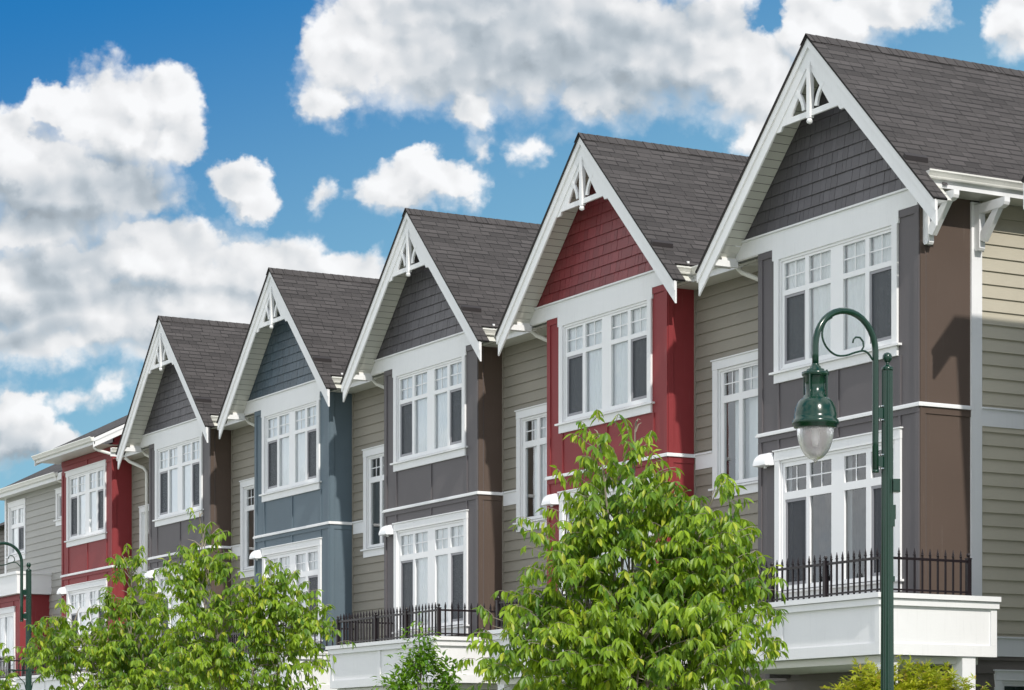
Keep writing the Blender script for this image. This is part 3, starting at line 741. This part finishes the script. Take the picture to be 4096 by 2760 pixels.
specs = [
 (0.0, 'charcoal', 'charcoal townhouse at the near right end with side wall and siding in sunlit tones', dict(end_unit=True, side_col='brown', low_blind='room', gut_gap=.5)),
 (-6.85, 'red', 'red townhouse with steep gable, second from the right, behind the large green tree', dict(low_blind='mixed')),
 (-13.70, 'charcoal', 'charcoal townhouse between the steep gabled red one and the slate blue one', dict(side_col='brown', low_blind='white')),
 (-20.57, 'slate', 'slate blue townhouse with blue shingled gable in the middle of the row', dict(low_blind='mixed')),
 (-27.45, 'charcoal', 'charcoal townhouse left of the slate blue one, last of the steep gables', dict(side_col='brown')),
 (-34.33, 'red', 'red townhouse with low eave and no gable near the left end of the row', dict(gable=False)),
]
HOUSES = []
for hx, colr, lab, kw in specs:
    root, F, S = house(hx, colr, lab, **kw); HOUSES.append(root)
    balcony(root, F)
    ground_floor(root, -6.86, 0.0)
    for x, d_ in ((.60, 1.05), (-3.7, 1.05), (.60, -.35)):
        mb = MB(); box(mb, F, x, x+.24, d_, d_+.24, 0, 3.155 if d_ < 0 else 3.049); mb.build('porch_post', WHITE, root)
    if kw.get('gable', True):
        connector(root, kw.get('end_unit', False), wblind='sheer' if hx > -10 else 'dark'); eave_between(root)

# ---- the end wall of the near house
h1 = HOUSES[0]; S = Frame((0, 0, 0), (0, 1, 0), (1, 0, 0))
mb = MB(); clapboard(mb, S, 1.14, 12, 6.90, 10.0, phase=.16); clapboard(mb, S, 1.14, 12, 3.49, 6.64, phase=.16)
mb.build('end_wall', SIDE_SUNLIT, h1)
mb = MB(); clapboard(mb, S, .0, 12, 0, 3.22, [(1.52, 3.2, 1.4, 2.86)], phase=.16); mb.build('end_wall_base', SIDE_DARK, h1)
window(h1, S, 1.52, 3.2, 1.4, 2.86, [(1.6, 2.3), (2.4, 3.1)], None, (1.5, 2.78), .14, (), 'dark')
mb = MB(); box(mb, S, .941, 1.139, -.05, .034, 3.491, 9.95)
for a, b_ in ((6.64, 6.895), (3.22, 3.488)):
    box(mb, S, 1.141 if a > 5 else .9, 12, -.05, .030, a, b_); box(mb, S, 1.141 if a > 5 else .9, 12, -.05, .052, b_+.001, b_+.028)
mb.build('corner_trim', WHITE, h1)
zg = ZP-(.5-XP)-.0
mb = MB(); extrude_path(mb, [((.5, -.30, zg+.0), (1, 0)), ((.5, 9, zg), (1, 0))], GPROF); mb.build('gutter', GUT, h1)
mb = MB(); extrude_path(mb, [((.5, -.30, zg), (1, 0)), ((.5, 9, zg), (1, 0))], FPROF); mb.build('fascia', WHITE, h1)
mb = MB(); mb.face([(0.0, -.02, zg-.20), (.5, -.02, zg-.20), (.5, 9, zg-.20), (0.0, 9, zg-.20)]); mb.build('eave_soffit', SOFF, h1)
def eave_bracket(y):
    mb = MB(); D = Frame((0, y, 0), (1, 0, 0), (0, 1, 0)); w0, w1 = -.055, .055
    off = .016 if y < .9 else .035
    prism(mb, D, [(off, 9.26), (off+.03, 9.22), (off+.10, 9.22), (off+.12, 9.25), (off+.12, 9.90), (off, 9.90)], w0, w1)
    prism(mb, D, [(off+.121, 9.76), (.62, 9.76), (.70, 9.79), (.72, 9.83), (.72, 9.90), (off+.121, 9.90)], w0+.004, w1-.004)
    prism(mb, D, [(off+.121, 9.36), (off+.20, 9.33), (.58, 9.758), (.44, 9.758), (off+.121, 9.48)], w0+.012, w1-.012)
    mb.build('eave_bracket', WHITE, h1)
eave_bracket(.10); eave_bracket(1.04)
# closed backs so that no daylight leaks into the row
for r_ in HOUSES:
    mb = MB(); box(mb, GX, -6.84, -.13, -12, -11.9, 0, 10.2); box(mb, GX, -6.84, -.13, -11.89, -.95, 3.0, 3.02); box(mb, GX, -6.84, -.13, -11.89, -.95, 6.8, 6.82); box(mb, GX, -6.84, -6.72, -11.89, -.62, 0, 9.7)
    mb.build('back_wall', SIDING, r_)

# ---- low-eaved red house: front roof over the bay
h6 = HOUSES[5]; F = GX
mb = MB(); pit = .50; ye, ze = -.62, 10.27; xa, xb = -4.60, .28
uvplane(mb, (xa, ye, ze), (xb, ye, ze), (xb, ye+7, ze+7*pit), (xa, ye+7, ze+7*pit), .04)
mb.build('roof', SHING, h6)
mb = MB(); extrude_path(mb, [((xa-.02, ye, ze+.01), (0, -1)), ((xb+.0, ye, ze+.01), (0, -1))], GPROF); mb.build('gutter', GUT, h6)
mb = MB(); box(mb, GX, xa, xb, -ye-.025, -ye-.002, ze-.19, ze-.02); mb.build('fascia', WHITE, h6)
for x_ in (xa, xb):
    mb = MB(); D = Frame((x_, 0, 0), (0, 1, 0), (1, 0, 0))
    sl_ = lambda y_: ze+(y_-ye)*pit
    prism(mb, D, [(ye-.02, ze-.045), (ye-.02, ze-.27), (ye+7, sl_(ye+7)-.27), (ye+7, sl_(ye+7)-.045)], -.03, .0)
    prism(mb, D, [(ye-.02, ze-.035), (ye-.02, ze-.125), (ye+7, sl_(ye+7)-.125), (ye+7, sl_(ye+7)-.035)], .001, .02)
    mb.build('bargeboard', WHITE, h6)
mb = MB(); mb.face([(xa, ye, ze-.17), (xb, ye, ze-.17), (xb, .6, ze-.17), (xa, .6, ze-.17)]); mb.build('eave_soffit', SOFF, h6)
mb = MB(); box(mb, GX, -4.12, 0, 0, .024, 9.95, 10.09); box(mb, GX, -2.02, -1.97, 0, .02, 9.82, 9.949); mb.build('head_batten', STU['red'], h6)
mb = MB(); box(mb, GX, -3.72, -.47, 0, .040, 9.63, 9.76); box(mb, GX, -3.75, -.44, 0, .06, 9.761, 9.785); mb.build('frieze_board', WHITE, h6)
mb = MB(); D = Frame((0, 0, 0), (0, 1, 0), (1, 0, 0)); prism(mb, D, [(.05, 9.9), (7, 9.9), (7, 13.3), (.05, 10.45)], -.14, -.02); mb.build('attic_wall', STU['red'], h6)
mb = MB(); tube(mb, [(-.1, -.5, 10.05), (-.05, -.42, 9.98), (.45, -.1, 9.80), (.55, .0, 9.76)], .04, 8); mb.build('downspout', GUT, h6, smooth=True)
# house 5's recess holds a visible downspout
mb = MB(); tube(mb, [(-6.2, .1, 9.72), (-6.15, .2, 9.62), (-5.75, .45, 9.42), (-5.66, .50, 9.30), (-5.66, .50, 3.2)], .045, 8); mb.build('downspout', GUT, HOUSES[4], smooth=True)

# ---- grey house at the far left end
hw = thing('townhouse', 'pale grey sided house at the far left end with low roof and white corner board', 'townhouse', (-38.46, .56, 0), 'townhouses along the row')
F7 = Frame((0, 0, 0), (1, 0, 0), (0, -1, 0))
wl = (-6.55, -5.05, 7.98, 9.44); ws = (-2.05, -1.2, 8.72, 9.44)
mb = MB(); clapboard(mb, F7, -6.80, 0, 3.0, 9.73, [wl, ws], phase=.16); mb.build('siding_wall', SIDE_PALE, hw)
mb = MB(); box(mb, F7, -6.92, -6.79, -.06, .04, 3.0, 9.73); mb.build('corner_board', WHITE, hw)
window(hw, F7, -6.48, -5.06, 7.97, 9.42, [(-6.40, -5.83), (-5.73, -5.17)], (8.90, 9.33), (8.05, 8.78), .14, (1,), 'white', casing=.12)
window(hw, F7, -2.0, -1.25, 8.70, 9.42, [(-1.93, -1.32)], None, (8.77, 9.35), .14, (), 'dark', casing=.12)
mb = MB(); ye, ze = -.36, 9.93
uvplane(mb, (-7.3, ye, ze), (.1, ye, ze), (.1, ye+7, ze+7*pit), (-7.3, ye+7, ze+7*pit), .04); mb.build('roof', SHING, hw)
mb = MB(); extrude_path(mb, [((-7.3, ye, ze+.01), (0, -1)), ((-.98, ye, ze+.01), (0, -1))], GPROF); mb.build('gutter', GUT, hw)
mb = MB(); mb.face([(-7.3, ye, ze-.2), (.1, ye, ze-.2), (.1, .1, ze-.2), (-7.3, .1, ze-.2)]); mb.build('eave_soffit', SOFF, hw)
mb = MB(); box(mb, F7, -7.3, -.06, .335, .358, ze-.22, ze-.02); mb.build('fascia', WHITE, hw)
mb = MB(); tube(mb, [(-1.1, ye-.04, ze-.1), (-1.05, ye+.05, ze-.22), (-.8, -.06, ze-.34), (-.6, -.06, ze-.6)], .04, 8); mb.build('downspout', GUT, hw, smooth=True)
mb = MB(); box(mb, F7, -6.8, 0, -8, -7.9, 0, 9.6); box(mb, F7, -6.8, -6.7, -7.89, -.1, 0, 9.6); box(mb, F7, -3.6, -3.5, -7.89, -.5, 0, 9.6); mb.build('back_wall', SIDING, hw)
ground_floor(hw, -6.8, 0, 0, False)
# red two-storey bay with a roof terrace
mb = MB(); grid_wall(mb, F7, -8.0, -2.75, 3.0, 6.55, [(-7.2, -3.3, 4.4, 6.05)], .78, .90); box(mb, Frame((-2.75, 0, 0), (0, -1, 0), (1, 0, 0)), 0, .779, -.12, 0, 3.0, 6.55)
lb = mb.build('lower_bay', STU['red'], hw)
Fb = Frame((0, -.90, 0), (1, 0, 0), (0, -1, 0))
mb = MB(); box(mb, Fb, -8.0, -2.75, 0, .02, 6.38, 6.5); [box(mb, Fb, x_, x_+.05, 0, .018, 6.2, 6.379) for x_ in (-6, -4.7, -3.35)]; mb.build('battens', STU['red'], lb)
window(hw, Fb, -7.2, -3.3, 4.4, 6.05, [(-7.1, -6.3), (-6.2, -5.35), (-5.1, -4.3), (-4.2, -3.4)], None, (4.5, 5.95), .15, (), 'dark')
mb = MB(); box(mb, F7, -8.3, -2.55, -.02, 1.05, 6.56, 6.70); box(mb, F7, -8.3, -2.55, .0, 1.05, 6.701, 7.12); box(mb, F7, -8.34, -2.51, -.02, 1.09, 7.121, 7.20); mb.build('roof_terrace', WHITE, hw)
balcony(hw, Frame((-1.6, -.56, 0), (1, 0, 0), (0, -1, 0)), x0=-5.4, x1=.87)

# ---- next house to the right, outside the picture; its gable shades the end wall
hr = thing('townhouse', 'neighbouring gabled townhouse across the gap to the right of the charcoal end house', 'townhouse', (7.56, .4, 0), 'townhouses along the row')
mb = MB(); prism(mb, GX, [(-4.13, 0), (0, 0), (0, 9.8), (.9, 9.8), (XP, ZP-.05), (-4.13-.9, 9.8), (-4.13, 9.8)], -12, 0); mb.build('wall', STU['slate'], hr)
mr = MB()
for sg in (-1, 1): uvplane(mr, (XP+sg*3.1, -.52, ZP-3.1), (XP+sg*3.1, 12, ZP-3.1), (XP, 12, ZP), (XP, -.52, ZP), .05)
mr.build('roof', SHING, hr)
for sg in (-1, 1):
    mb = MB(); prism(mb, GX, [(XP, ZP-.05), (XP+sg*3.07, ZP-3.12), (XP+sg*3.07, ZP-3.5), (XP, ZP-.45)][::sg], .46, .5); mb.build('bargeboard', WHITE, hr)

# ---- roof and gable of a building beyond the far left corner
fb = thing('house', 'distant house with dark brown shingle wall behind the white corner board at left edge', 'house', (-52.6, 5.2, 0))
mb = MB(); clapboard(mb, Frame((0, 0, 0), (1, 0, 0), (0, -1, 0)), -9, 3.8, 0, 10.4, e=.16); mb.build('wall', SIDE_DARK, fb)
mb = MB(); uvplane(mb, (-9, -.5, 6.9), (3.9, -.5, 6.9), (3.9, .1, 7.5), (-9, .1, 7.5), .1); mb.build('canopy_roof', SHING, fb)
mb = MB(); prism(mb, Frame((3.9, 0, 0), (0, 1, 0), (1, 0, 0)), [(-2.5, 5.2), (-2.5, 5.5), (.1, 7.6), (.1, 7.3)], -.1, .02); mb.build('bargeboard', WHITE, fb)
mb = MB(); uvplane(mb, (-9, -.4, 10.3), (3.9, -.4, 10.3), (3.9, 4, 12.2), (-9, 4, 12.2), .05); mb.build('roof', SHING, fb)

# ---------------------------------------------------------------- street lamps
def lamp_parts(parts, root):
    for nm, mbx, mt, sm in parts: mbx.build(nm, mt, root, smooth=sm)
def street_lamp(loc, label, basket=False):
    root = thing('street_lamp', label, 'street lamp', loc, 'green street lamps along the pavement')
    # fluted post
    mb = MB(); n = 64; rings = [(0.0, .078), (1.0, .074), (5.75, .058)]
    for z, r in rings:
        for j in range(n):
            a = 2*math.pi*j/n; rr = r*(1-.10*abs(math.cos(8*a))**1.0)
            mb.v.append((rr*math.cos(a), rr*math.sin(a), z))
    for i in range(len(rings)-1):
        for j in range(n): mb.f.append((i*n+j, i*n+(j+1) % n, (i+1)*n+(j+1) % n, (i+1)*n+j))
    mb.build('post', LAMPG, root)
    mb = MB(); lathe(mb, [(.14, 0), (.14, .12), (.11, .2), (.10, .6), (.085, .8), (.09, .84), (.08, .9)], (0, 0, 0), 24); mb.build('base', LAMPG, root, smooth=True)
    mb = MB(); lathe(mb, [(.058, 5.74), (.062, 5.75), (.062, 5.775), (.045, 5.785), (.022, 5.80), (.018, 5.815), (.028, 5.83)], (0, 0, 0), 24)
    lathe(mb, [(.012, 5.822), (.032, 5.832), (.046, 5.855), (.051, 5.88), (.046, 5.905), (.030, 5.925), (.008, 5.932)], (0, 0, 0), 24)
    mb.build('finial', LAMPG, root, smooth=True)
    # crook arm, towards -y
    ya = -.155; mb = MB(); pts = [(0, ya, 4.68), (0, ya, 5.0), (0, ya, 5.93)]
    r = .385; cz = 5.93; cy = ya-r
    for k in range(1, 17):
        a = math.pi*k/16; pts.append((0, cy+r*math.cos(a), cz+r*math.sin(a)*1.02))
    pts += [(0, cy-r, 5.85), (0, cy-r, 5.735)]
    tube(mb, pts, .034, 14); tube(mb, [(0, ya, 4.69), (0, ya, 4.66)], .036, 14)
    mb.build('arm', LAMPG, root, smooth=True)
    mb = MB()   # scroll
    pts = []
    yl = cy-r
    for p in ((yl+.21, 6.24), (yl+.125, 6.18), (yl+.085, 6.06), (yl+.115, 5.96), (yl+.19, 5.885), (yl+.28, 5.85), (yl+.394, 5.86), (yl+.51, 5.90), (yl+.615, 5.925), (yl+.68, 5.90), (yl+.735, 5.84)):
        pts.append((0, p[0], p[1]))
    sm_ = []
    for i in range(len(pts)-1):
        p0, p1, p2, p3 = [Vector(pts[max(0, min(len(pts)-1, i+k))]) for k in (-1, 0, 1, 2)]
        for s in (0, .33, .67): sm_.append(.5*((2*p1)+(-p0+p2)*s+(2*p0-5*p1+4*p2-p3)*s*s+(-p0+3*p1-3*p2+p3)*s**3))
    sm_.append(Vector(pts[-1])); tube(mb, sm_, .011, 8)
    hook = [(0, yl+.59, 5.925), (0, yl+.618, 5.97), (0, yl+.61, 6.02), (0, yl+.57, 6.06), (0, yl+.52, 6.06), (0, yl+.487, 6.035), (0, yl+.477, 5.997)]
    tube(mb, hook, .010, 8); mb.build('scroll', LAMPG, root, smooth=True)
    mb = MB(); mbo = MB()
    for z in (5.29, 4.78):
        L = Frame((0, 0, z), (0, -1, 0), (1, 0, 0)); box(mb, L, .05, .135, -.018, .018, -.055, .055); box(mb, L, .045, .062, -.03, .03, -.085, .085)
        for dz in (-.072, .072):
            for sx_ in (-.018, .018):
                p = Vector((sx_, -.06, z+dz)); tube(mbo, [p, p+Vector((0, -.028, 0))], .010, 6)
    cl = mb.build('clamp', LAMPG, root); mbo.build('bolt', STEEL, cl)
    # luminaire
    c = (0, yl, 0); mb = MB()
    lathe(mb, [(.034, 5.745), (.040, 5.735), (.040, 5.725), (.055, 5.715), (.060, 5.695), (.090, 5.685), (.095, 5.665), (.128, 5.66), (.140, 5.655), (.140, 5.625), (.128, 5.612), (.110, 5.605), (.108, 5.42), (.122, 5.412), (.128, 5.39), (.155, 5.375), (.185, 5.34), (.210, 5.28), (.222, 5.21), (.225, 5.165), (.240, 5.155), (.244, 5.13), (.240, 5.112), (.225, 5.105), (.222, 5.085), (.205, 5.075)], c, 40)
    lu = mb.build('lamp_head', LAMPG, root, smooth=True)
    for k in range(4):
        mb = MB(); a = math.pi*.5*k+.5; p = Vector((math.cos(a)*.130, yl+math.sin(a)*.130, 0))
        tube(mb, [p+Vector((0, 0, 5.67)), p+Vector((0, 0, 5.38))], .010, 6); mb.build('tie_rod', LAMPG, lu)
    mb = MB(); lathe(mb, [(.188, 5.09), (.192, 5.06), (.187, 5.0), (.172, 4.93), (.148, 4.865), (.119, 4.815), (.088, 4.780), (.058, 4.760), (.030, 4.750), (.018, 4.733), (.006, 4.718)], c, 44)
    mb.build('globe', GLOBE, lu, smooth=True)
    mb = MB(); lathe(mb, [(.03, 5.10), (.045, 5.05), (.05, 4.96), (.03, 4.88)], c, 16); mb.build('bulb', LITE, lu, smooth=True)
    # boxes on the post
    mb = MB(); L = Frame((0, 0, 0), (.42, .91, 0), (.91, -.42, 0))
    box(mb, L, .045, .125, -.05, .06, 4.46, 4.60); box(mb, L, .05, .105, -.06, .07, 4.475, 4.585); mb.build('outlet_box', LAMPG, root)
    mb = MB(); box(mb, L, .04, .085, -.03, .03, 4.18, 4.33); box(mb, L, .03, .07, .02, .05, 4.10, 4.26); box(mb, L, .03, .072, .02, .045, 3.52, 3.58); mb.build('band_clamp', LAMPG, root)
    if basket:
        for sg in (-1, 1):
            mb = MB(); tube(mb, [(0, 0, 3.62), (sg*.12, sg*-.5, 3.62)], .014, 8)
            tube(mb, [(sg*.0, sg*-.06, 3.2), (sg*.02, sg*-.10, 3.36), (sg*.05, sg*-.22, 3.46), (sg*.09, sg*-.38, 3.60)], .010, 8)
            mb.build('basket_bracket', LAMPG, root)
    return root
GLOBE = bpy.data.materials.new('prismatic_globe'); GLOBE.use_nodes = True; t = GLOBE.node_tree; b = t.nodes['Principled BSDF']; g = G(t)
co = nd(t, 'ShaderNodeTexCoord').outputs['Object']
b.inputs['Base Color'].default_value = (0.62, 0.60, 0.61, 1); b.inputs['Roughness'].default_value = 0.20; b.inputs['Transmission Weight'].default_value = 0.7; b.inputs['IOR'].default_value = 1.2
bump(t, b, g.noise(g.v('MULTIPLY', co, (90, 90, 8)), 1.0, 2, 0.5), 0.6, 0.01)
street_lamp((8.11, -6.81, 0), 'tall dark green street lamp with crook arm in front of the charcoal end house')
street_lamp((-22.7, -6.1, 0), 'dark green street lamp at the left edge before the red house, with basket bracket', True)

# ---------------------------------------------------------------- trees
UPV = Vector((0, 0, 1))
def rvec(): 
    while True:
        v = Vector((random.uniform(-1, 1), random.uniform(-1, 1), random.uniform(-1, 1)))
        if .01 < v.length < 1: return v.normalized()
def leaf(mb, p, d, nrm, L, Wd, curl=.25):
    """folded pointed leaf: 5 stations along a midrib"""
    d = d.normalized(); s = d.cross(nrm)
    s = s.normalized() if s.length > 1e-4 else Vector((1, 0, 0)); n = s.cross(d)
    b0 = len(mb.v); st = ((0, 0), (.28, .40), (.55, .47), (.82, .22), (1, 0))
    mid = []
    for t, w in st: mid.append(p + d*(L*t) - n*(curl*L*t*t*.6))
    mb.v.append(tuple(mid[0]))
    for k in (1, 2, 3):
        w = st[k][1]*Wd; mb.v += [tuple(mid[k] + s*w + n*w*.38), tuple(mid[k]), tuple(mid[k] - s*w + n*w*.38)]
    mb.v.append(tuple(mid[4]))
    i = b0
    mb.f += [(i, i+2, i+1), (i, i+3, i+2), (i+1, i+2, i+5, i+4), (i+2, i+3, i+6, i+5), (i+4, i+5, i+8, i+7), (i+5, i+6, i+9, i+8), (i+7, i+8, i+10), (i+8, i+9, i+10)]
def palm_leaf(mb, p, d, nrm, L):
    d = d.normalized(); s = d.cross(nrm); s = s.normalized() if s.length > 1e-4 else Vector((1, 0, 0)); n = s.cross(d)
    for a, l in ((-100, .5), (-50, .85), (0, 1), (50, .85), (100, .5)):
        q = d*math.cos(R(a)) + s*math.sin(R(a)); w = q.cross(n)*L*.15*l
        c = p + q*L*l*.45 - n*L*.03; e = p + q*L*l - n*L*.18*l
        b0 = len(mb.v); mb.v += [tuple(p), tuple(c+w), tuple(c-w), tuple(e)]; mb.f += [(b0, b0+1, b0+3, b0+2)]
def tree(name, label, base, trunk_top, blobs, n_cl, leafL, mat, style='ash', seed=1, stems=1, group=None, stemr=.05, gaps=.0, cat='tree'):
    """blobs: (dx, dy, z, rx, ry, rz) crown lumps in world metres from the base; clusters sit on twigs that hang from limbs"""
    random.seed(seed)
    root = thing(name, label, cat, base, group)
    # limbs
    mt = MB(); tips = []
    for k in range(stems):
        a = 2*math.pi*k/max(1, stems); o = Vector((math.cos(a), math.sin(a), 0))*(.0 if stems == 1 else .1)
        tube(mt, [o*0, o*.6+Vector((0, 0, trunk_top*.5)), o+Vector((random.uniform(-.05, .05), 0, trunk_top))], stemr, 8, stemr*.75)
        tips.append(o+Vector((0, 0, trunk_top)))
    for b_ in blobs:
        c = Vector(b_[:3]); st = min(tips, key=lambda q: (q-c).length)
        topc = c+Vector((0, 0, b_[5]*(.35 if b_[3] > .2 else -.6))); mid = st.lerp(c, .55)+Vector((0, 0, .12))
        tube(mt, [st, mid, c.lerp(topc, .3), topc], stemr*.30, 6, .003)
        for k in range(int(7+b_[3]*6)):
            t_ = random.random(); q = (mid.lerp(c, t_*2) if t_ < .5 else c.lerp(topc, t_*2-1))
            dr = rvec(); dr.z = abs(dr.z)*.9+.25; e = q + Vector((dr.x*b_[3], dr.y*b_[4], dr.z*b_[5]))*random.uniform(.5, .85)
            tube(mt, [q, q.lerp(e, .5)+Vector((0, 0, .03)), e], .010, 5, .003, cap=False)
    mt.build('trunk', BARK, root, smooth=True)
    ml = MB(); mtw = MB(); wsum = sum(b_[3]*b_[4]*b_[5] for b_ in blobs)
    holes_ = [(Vector(random.choice(blobs)[:3])+Vector((rvec().x*.5, rvec().y*.5, rvec().z*.6)), random.uniform(.14, .26)) for _ in range(int(gaps*14))]
    for b_ in blobs:
        cnt = int(n_cl*b_[3]*b_[4]*b_[5]/wsum)
        c = Vector(b_[:3])
        for _ in range(cnt):
            dv = rvec(); rad = random.random()**.42
            ang = math.atan2(dv.y, dv.x)
            lump = 1+.16*math.sin(ang*3+b_[2]*5)+.12*math.sin(dv.z*6+ang*2)
            p = c + Vector((dv.x*b_[3], dv.y*b_[4], dv.z*b_[5]))*rad*lump
            if any((p-h).length < r_ for h, r_ in holes_): continue
            if gaps and rad < .96 and mnoise.noise(p*2.3+Vector((seed, 0, 0))) < -.16+.22*(gaps-.5): continue
            out = Vector((dv.x, dv.y, dv.z*.5+.35)).normalized()
            if style == 'ash':
                # twig with hanging leaflets in opposite pairs
                ln = leafL*random.uniform(1.2, 2.1); tw = (out*.8+Vector((random.uniform(-.4, .4), random.uniform(-.4, .4), random.uniform(-.1, .5)))).normalized()
                k = random.choice((3, 4, 4, 5)); q = p.copy(); pts = [q.copy()]
                sd = tw.cross(UPV); sd = sd.normalized() if sd.length > .01 else Vector((1, 0, 0))
                for j in range(k):
                    q = q + (tw + Vector((0, 0, -.16*j)))*(ln/k); pts.append(q.copy())
                    for sg in (-1, 1):
                        dr = sd*sg*random.uniform(.35, .8) + tw*.35 + Vector((0, 0, random.uniform(-1.5, -.65))) + rvec()*.25
                        L = leafL*random.uniform(.7, 1.15); leaf(ml, q, dr, (UPV*.7+tw*.5+rvec()*.45).normalized(), L, L*random.uniform(.30, .40), random.uniform(.1, .6))
                dr = tw*.6+Vector((0, 0, -.7))+rvec()*.3; leaf(ml, q, dr, (UPV+rvec()*.4).normalized(), leafL, leafL*.42)
                if rad > .55: tube(mtw, pts, .0035, 3, cap=False)
            elif style == 'small':
                for j in range(5):
                    dr = out+Vector((0, 0, random.uniform(-.5, .3)))+rvec()*.7; L = leafL*random.uniform(.6, 1.15)
                    leaf(ml, p+rvec()*leafL*.8, dr, (UPV+rvec()*.4).normalized(), L, L*.5, random.uniform(.5, 1.1))
            else:
                for j in range(3):
                    dr = out+rvec()*.7+Vector((0, 0, -.35)); palm_leaf(ml, p+rvec()*leafL*.7, dr, (UPV+rvec()*.35).normalized(), leafL*random.uniform(.7, 1.2))
    ml.build('crown', mat, root)
    if mtw.v: mtw.build('twigs', BARK, root)
    return root
TG = 'young ash trees along the pavement'
# (right vector across the view is (.48, .87, 0) per metre)
rx = Vector((math.sin(TH), math.cos(TH), 0)); fx = Vector((-math.cos(TH), math.sin(TH), 0))
def bl(pxs, y0, ppm, base, lst):
    """crown lumps given across the view (m), depth (m), height (m)"""
    return [(rx.x*a+fx.x*d, rx.y*a+fx.y*d, z, r, r, h) for a, d, z, r, h in lst]
tree('ash_tree', 'largest leafy green tree in front of the steep gabled red house', (7.32, -9.5, 0), 1.9,
     bl(0, 0, 0, 0, [(-.12, 0, 4.45, .44, .62), (.0, .1, 3.9, .80, .62), (-.66, 0, 3.85, .36, .42), (.78, 0, 4.05, .42, .50), (.62, .2, 3.4, .75, .62), (-.55, 0, 3.2, .62, .55), (.15, -.2, 2.85, 1.0, .65), (.95, 0, 2.85, .50, .55),
      (-1.05, 0, 2.8, .50, .42), (-.2, .3, 2.4, .75, .5), (.35, -.2, 2.3, .75, .5), (-.32, -.3, 4.95, .10, .22), (.06, 0, 5.1, .10, .16)]), 3000, .130, LEAF, seed=11, group=TG, stemr=.06, gaps=.45)
tree('ash_tree', 'green tree with three peaks left of the slate blue house base, before its balcony', (-2.9, -9.5, 0), 1.7,
     bl(0, 0, 0, 0, [(-.55, 0, 4.55, .26, .50), (-.55, 0, 3.95, .50, .50), (-.3, .1, 3.4, .62, .5), (.62, 0, 3.95, .33, .38), (.72, .1, 3.35, .50, .50), (.28, 0, 3.9, .28, .35), (-.5, 0, 2.85, .45, .45), (.15, 0, 2.85, .35, .35), (.55, 0, 2.5, .40, .3), (.1, -.1, 2.35, .45, .35), (-.58, 0, 5.05, .09, .16)]),
     1600, .118, LEAF, seed=23, stems=3, group=TG, stemr=.03, gaps=.5)
tree('ash_tree', 'green tree overlapping the left street lamp, in front of the low eaved red house', (-7.3, -9.5, 0), 1.7,
     bl(0, 0, 0, 0, [(.02, 0, 4.4, .36, .60), (.15, 0, 3.65, .62, .55), (-.85, 0, 3.7, .36, .42), (-1.15, .1, 3.35, .42, .45), (-.6, 0, 3.3, .62, .52), (.62, 0, 3.05, .42, .42), (.2, -.1, 2.95, .8, .55), (-.85, 0, 2.65, .45, .4), (.0, 0, 2.35, .55, .4), (-.25, .2, 4.0, .25, .3)]),
     1750, .118, LEAF, seed=35, group=TG, stemr=.045, gaps=.5)
tree('ash_tree', 'green tree cut by the left edge of the photo, below the left street lamp', (-12.1, -10.0, 0), 1.7,
     bl(0, 0, 0, 0, [(-.25, 0, 3.05, .40, .50), (.0, 0, 2.5, .50, .45), (-.5, 0, 2.3, .7, .6), (-.5, 0, 3.4, .4, .4)]), 560, .118, LEAF, seed=41, group=TG, gaps=.5)
tree('small_tree', 'small dark leaved young tree below the white balcony of the middle charcoal house', (-6.24, -5, 0), 1.6,
     bl(0, 0, 0, 0, [(-.05, 0, 3.55, .22, .35), (-.08, 0, 3.1, .42, .38), (.42, 0, 3.0, .20, .28), (-.25, 0, 2.7, .45, .35), (.35, 0, 2.6, .38, .3), (.0, 0, 2.3, .6, .4)]), 1300, .11, LEAF_D, 'small', seed=52, gaps=.6)
tree('japanese_maple', 'yellow green maple with star shaped leaves under the near balcony behind the lamp', (4.74, -4, 0), 1.3,
     bl(0, 0, 0, 0, [(-.35, 0, 2.55, .42, .26), (.28, 0, 2.52, .45, .30), (.72, 0, 2.40, .32, .25), (-.70, 0, 2.35, .38, .2), (.0, .1, 2.3, .9, .35), (.0, -.2, 1.9, 1.1, .4), (.05, 0, 2.75, .2, .14), (-.3, -.1, 2.62, .3, .2)]), 3200, .095, LEAF_M, 'maple', seed=63, cat='tree')
tree('shrub', 'dark green shrub behind the two left hand trees, beneath the railing', (-15.5, -4.5, 0), 1.2,
     bl(0, 0, 0, 0, [(0, 0, 3.3, .8, .6), (-.7, 0, 2.6, .6, .6), (.7, 0, 2.6, .6, .6)]), 700, .11, LEAF_D, 'small', seed=74, cat='shrub')
tree('shrub', 'dark leafy shrub under the left side of the largest tree', (-.5, -5, 0), 1.0,
     bl(0, 0, 0, 0, [(0, 0, 2.6, .55, .45), (.6, 0, 2.4, .5, .4), (-.3, 0, 2.2, .6, .4)]), 420, .10, LEAF_D, 'small', seed=85, cat='shrub')
tree('shrub', 'small leafy shrub tip beside the foot of the left street lamp', (-24.5, -4.0, 0), 1.2,
     bl(0, 0, 0, 0, [(0, 0, 3.0, .3, .45), (-.1, 0, 2.4, .4, .4)]), 120, .11, LEAF_D, 'small', seed=96, cat='shrub')
